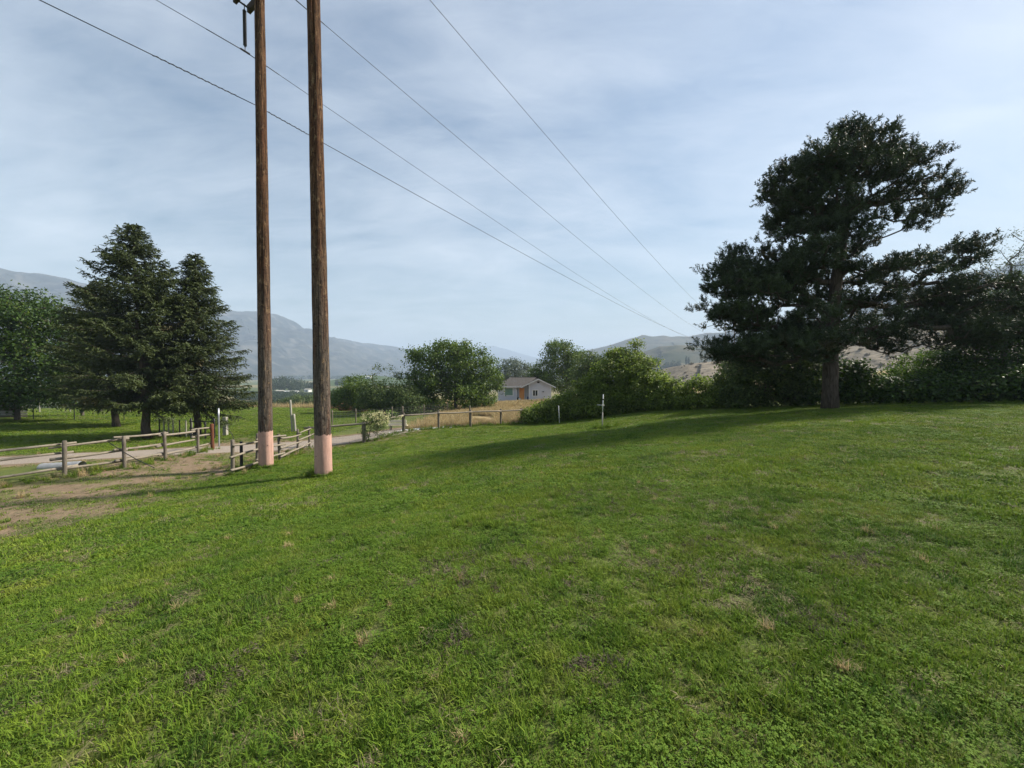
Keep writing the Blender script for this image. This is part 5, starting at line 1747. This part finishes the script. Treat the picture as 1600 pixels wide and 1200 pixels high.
# coarser sward on the lawn beyond the drive and the near part of the mown field
x = rgg.uniform(-62, -10, 190000); y = 12 + rgg.random(190000) ** 1.35 * 57
_d, _dr, fld_, _f = zones(x, y)
k = (rgg.random(len(x)) < fld_) & (segdist(x, y, DRIVE) > 1.5) & (x / y > -1.6) & (x / y < -.35) & (rgg.random(len(x)) < np.minimum(1, 30 / y))
x, y = x[k], y[k]; n = len(x)
s = rgg.uniform(1.0, 1.7, n) * (1 + (y - 12) / 28)
instancer('shaded_lawn_grass', np.stack([x, y, H(x, y)], -1), np.stack([rgg.normal(0, .1, n), rgg.normal(0, .1, n), rgg.uniform(0, 6.283, n)], -1),
          np.stack([s, s, s ** .5 * .7], -1), np.where(rgg.random(n) < .9, rgg.integers(0, 4, n), 6), far_c, 'mown grass beyond the gravel drive and under the spruces', 'grass')

# dried clipping heaps and weeds: small clumps on the lawn
tall_c = tuft_coll('weed', [(blade_tuft(60, .12, .30, .010, .8, rgg), MG), (blade_tuft(50, .10, .22, .012, 1.0, rgg), MG), (blade_tuft(46, .10, .38, .008, .5, rgg), MG),
                            (blade_tuft(50, .14, .45, .010, .45, rgg), MD), (blade_tuft(46, .12, .60, .009, .5, rgg), MD), (blade_tuft(44, .12, .30, .010, .7, rgg), MD), (clover_tuft(26, .13, .16, .035, rgg), MC)])
px_, py_, ix_, sc_ = [], [], [], []


def clump(x, y, n, spread, kinds, s0, s1):
    for _ in range(n):
        px_.append(x + rgg.normal(0, spread)); py_.append(y + rgg.normal(0, spread)); ix_.append(int(rgg.choice(kinds))); sc_.append(rgg.uniform(s0, s1))


for p in (POLE_L, POLE_R):
    for k in range(70):
        a = rgg.uniform(0, 6.28); clump(p[0] + .27 * math.cos(a), p[1] + .27 * math.sin(a), 1, .05, [0, 1, 6], .3, .75)
clump(POLE_R[0] - .35, POLE_R[1] - .1, 6, .06, [2, 0, 6], .8, 1.2)
clump(4.72, 20.0, 60, .28, [0, 1, 2, 6], .6, 1.15)
clump(3.25, 26.4, 12, .15, [0, 1], .5, .9)
for L_ in (LEFT_POSTS, RIGHT_POSTS):
    for j in range(len(L_) - 1):
        for t in np.linspace(0, 1, 22):
            clump(L_[j][0] * (1 - t) + L_[j + 1][0] * t, L_[j][1] * (1 - t) + L_[j + 1][1] * t, 1, .22, [0, 1, 2, 5, 6], .35, .95)
for j in range(1, len(FB) - 1):
    for t in np.linspace(0, 1, 34):
        clump(FB[j][0] * (1 - t) + FB[j + 1][0] * t, FB[j][1] * (1 - t) + FB[j + 1][1] * t + .05, 1, .14, [0, 1, 2, 6], .5, 1.0)
for j in range(len(HEDGE) - 1):
    for t in np.linspace(0, 1, 46):
        clump(HEDGE[j][0] * (1 - t) + HEDGE[j + 1][0] * t, HEDGE[j][1] * (1 - t) + HEDGE[j + 1][1] * t - 1.15, 1, .14, [0, 1, 2, 6], .35, .85)
for k in range(420):                                                     # rough verge beside the dirt track and drive
    x = rgg.uniform(-21, -8.5); y = rgg.uniform(5, 21)
    if vnoise(x / 1.5, y / 1.0, 91) > .5 and segdist(np.array([x]), np.array([y]), DRIVE)[0] > 1.4: clump(x, y, 3, .16, [0, 1, 5, 6, 5], .25, .7)
# raked-up clippings and dug-up spots on the lawn
cx_, cy2_ = [], []
for (u0, v0, nn_, sp0) in ((1330, 875, 46, .16), (1100, 852, 22, .13), (845, 880, 30, .15), (1040, 768, 26, .2), (890, 770, 26, .2), (700, 880, 24, .14), (735, 905, 16, .1), (1290, 980, 18, .1), (1218, 722, 14, .12),
                          (190, 955, 26, .12), (940, 1055, 10, .05), (345, 1055, 20, .1), (705, 1000, 14, .08), (1060, 900, 14, .12), (1440, 700, 12, .2), (955, 700, 14, .2), (1150, 690, 14, .25), (520, 880, 12, .1), (960, 790, 30, .3), (820, 800, 20, .25)):
    g0 = at(u0, v0, 1.0) - np.array([0, 0, EYE]); t0 = 1.0
    while EYE + g0[2] * t0 > hz(g0[0] * t0, g0[1] * t0) and t0 < 40: t0 += .05
    cx_ += list(g0[0] * t0 + rgg.normal(0, sp0, nn_) * 1.3); cy2_ += list(g0[1] * t0 + rgg.normal(0, sp0, nn_))
cx_, cy2_ = np.array(cx_), np.array(cy2_); n = len(cx_)
MCL = grass_mat('dried_clippings', 'clippings')
clip_c = tuft_coll('clipping', [(blade_tuft(70, .055, .026, .0035, 1.6, rgg, .5), MCL), (blade_tuft(60, .05, .03, .004, 1.2, rgg, .5), MCL)])
instancer('grass_clippings', np.stack([cx_, cy2_, H(cx_, cy2_) + .012], -1), np.stack([rgg.normal(0, .3, n), rgg.normal(0, .3, n), rgg.uniform(0, 6.28, n)], -1), np.repeat(rgg.uniform(.8, 1.4, n)[:, None], 3, 1),
          rgg.integers(0, 2, n), clip_c, 'small grey brown heaps of dried clippings on the lawn', 'clippings')
for k in range(420):                                                     # broadleaf weeds and dry stems in the turf
    r = 1.2 + 11 * rgg.random() ** .8; a = rgg.uniform(-1.0, 1.0)
    if lawn_mask(np.array([r * math.sin(a)]), np.array([r * math.cos(a)]))[0]: clump(r * math.sin(a), r * math.cos(a), 1, .05, [6, 6, 5, 0], .16, .34)
xx, yy = np.array(px_), np.array(py_)
instancer('weeds', np.stack([xx, yy, H(xx, yy)], -1), np.stack([0 * xx, 0 * xx, rgg.uniform(0, 6.28, len(xx))], -1), np.repeat(np.array(sc_)[:, None], 3, 1), np.array(ix_), tall_c,
          'longer weeds and grass at the posts, poles and hedge foot', 'weeds')

# golden dry grass before the house and along the field edge
x = rgg.uniform(-9, 14, 34000); y = 24 + rgg.random(34000) ** 1.3 * 38
_, dry, _, _ = zones(x, y)
k = (rgg.random(len(x)) < dry) & (fbm(x / 2.5, y / 2.5, 3, 181) > .33)
x, y = x[k], y[k]
x2 = rgg.uniform(-75, -8, 9000); y2 = rgg.uniform(52, 82, 9000)
_, dry2, _, _ = zones(x2, y2)
k = rgg.random(len(x2)) < dry2
hgt = np.r_[rgg.uniform(.45, .95, len(x)), rgg.uniform(1.2, 2.4, k.sum())]
x, y = np.r_[x, x2[k]], np.r_[y, y2[k]]
ok = ~((x > -2.5) & (x < 6.4) & (y > 58.0)) & (segdist(x, y, [(-2.5, 58.6), (3, 57.6), (11, 56)]) > 1.6)
x, y, hgt = x[ok], y[ok], hgt[ok]
n = len(x)
ixx = np.where(rgg.random(n) < .86, rgg.integers(3, 6, n), 0)
instancer('dry_grass', np.stack([x, y, H(x, y)], -1), np.stack([rgg.normal(0, .1, n), rgg.normal(0, .1, n), rgg.uniform(0, 6.28, n)], -1),
          np.stack([hgt * 1.7, hgt * 1.7, hgt], -1), ixx, tall_c, 'golden dry grass on the slope before the house and along the field edge', 'grass')

# orchard rows on the valley floor: thousands of trees
oc = bpy.data.collections.new('orchard_bush')
for k_, me_ in enumerate([far_tree_mesh(21, 1.0, 1.0, 24, 9, .26), far_tree_mesh(22, 1.0, 1.0, 24, 9, .26)]):
    me_.materials.append(M_FARLEAF); oc.objects.link(bpy.data.objects.new(f'orchard_bush_{k_:02d}', me_))
ox, oy = np.meshgrid(np.arange(-330, -30, 3.0), np.arange(150, 416, 4.4))
ox, oy = ox.ravel() + rgg.normal(0, .4, ox.size), oy.ravel() + rgg.normal(0, .4, ox.size)
u = ox / oy
k = (u > -.72) & (u < -.22) & (fbm(ox / 70, oy / 70, 2, 191) > .34) & (rgg.random(len(ox)) < .93)
ox, oy = ox[k], oy[k]
n = len(ox)
sh_ = rgg.uniform(2.2, 3.2, n)
instancer('orchard', np.stack([ox, oy, H(ox, oy)], -1), np.stack([0 * ox, 0 * ox, rgg.uniform(0, 6.28, n)], -1), np.stack([sh_ * .95, sh_ * .95, sh_], -1), rgg.integers(0, 2, n), oc,
          'rows of orchard trees on the hazy valley floor', 'orchard')
# far wooded band at the foot of the mountains
fx = rgg.uniform(-3000, 300, 2600); fy_ = rgg.uniform(1500, 2900, 2600)
k = (fx / fy_ > -1.2) & (fx / fy_ < .1) & (fbm(fx / 400, fy_ / 160, 3, 201) > .5)
fx, fy_ = fx[k], fy_[k]; n = len(fx); sh_ = rgg.uniform(9, 17, n)
instancer('valley_woods', np.stack([fx, fy_, H(fx, fy_)], -1), np.stack([0 * fx, 0 * fx, rgg.uniform(0, 6.28, n)], -1), np.stack([sh_ * 1.3, sh_ * 1.3, sh_], -1), rgg.integers(0, 2, n), oc,
          'dark band of far woods at the foot of the hazy mountains', 'woods')
# sagebrush covering the near right hill
M_SAGELEAF = leafmat('sagebrush_leaves', (.10, .085, .06), (.22, .195, .14), (.13, .12, .07), .15, .8, .3)
sgc = bpy.data.collections.new('sage_bush')
for k_ in range(2):
    me_ = far_tree_mesh(41 + k_, 1.0, 1.6, 22, 8, .34); me_.materials.append(M_SAGELEAF); sgc.objects.link(bpy.data.objects.new(f'sage_bush_{k_:02d}', me_))
sp_ = []
while len(sp_) < 5200:
    az = rgg.uniform(.30, 1.25); D = rgg.uniform(120, 240)
    x, y = az * D, D
    z = drop(SAGE, x, y)
    if z is not None and z > -8 and fbm(np.array([x / 9]), np.array([y / 9]), 3, 211)[0] > .38: sp_.append((x, y, z - .1))
    elif rgg.random() < .001: break
sp_ = np.array(sp_); n = len(sp_); sh_ = rgg.uniform(.5, 1.3, n)
instancer('sagebrush', sp_, np.stack([0 * sh_, 0 * sh_, rgg.uniform(0, 6.28, n)], -1), np.repeat(sh_[:, None], 3, 1), rgg.integers(0, 2, n), sgc, 'grey brown sagebrush covering the near right-hand hill', 'sagebrush')
bpy.context.view_layer.update()

# ------------------------------------------------------------------ smoke haze
hb_ = B().box(-17500, 17500, -4000, 17500, -90, 560)
hm = bpy.data.materials.new('smoke_haze'); hm.use_nodes = True
hm.node_tree.nodes.clear()
ho = hm.node_tree.nodes.new('ShaderNodeOutputMaterial'); hv = hm.node_tree.nodes.new('ShaderNodeVolumePrincipled')
hv.inputs['Color'].default_value = (.53, .655, .845, 1)
hv.inputs['Density'].default_value = HAZE_DENSITY
hv.inputs['Anisotropy'].default_value = 0.0
hm.node_tree.links.new(hv.outputs[0], ho.inputs['Volume'])
hz_o = hb_.build('haze', hm)
tag(hz_o, 'thin even smoke haze over the valley', 'haze', kind='stuff')
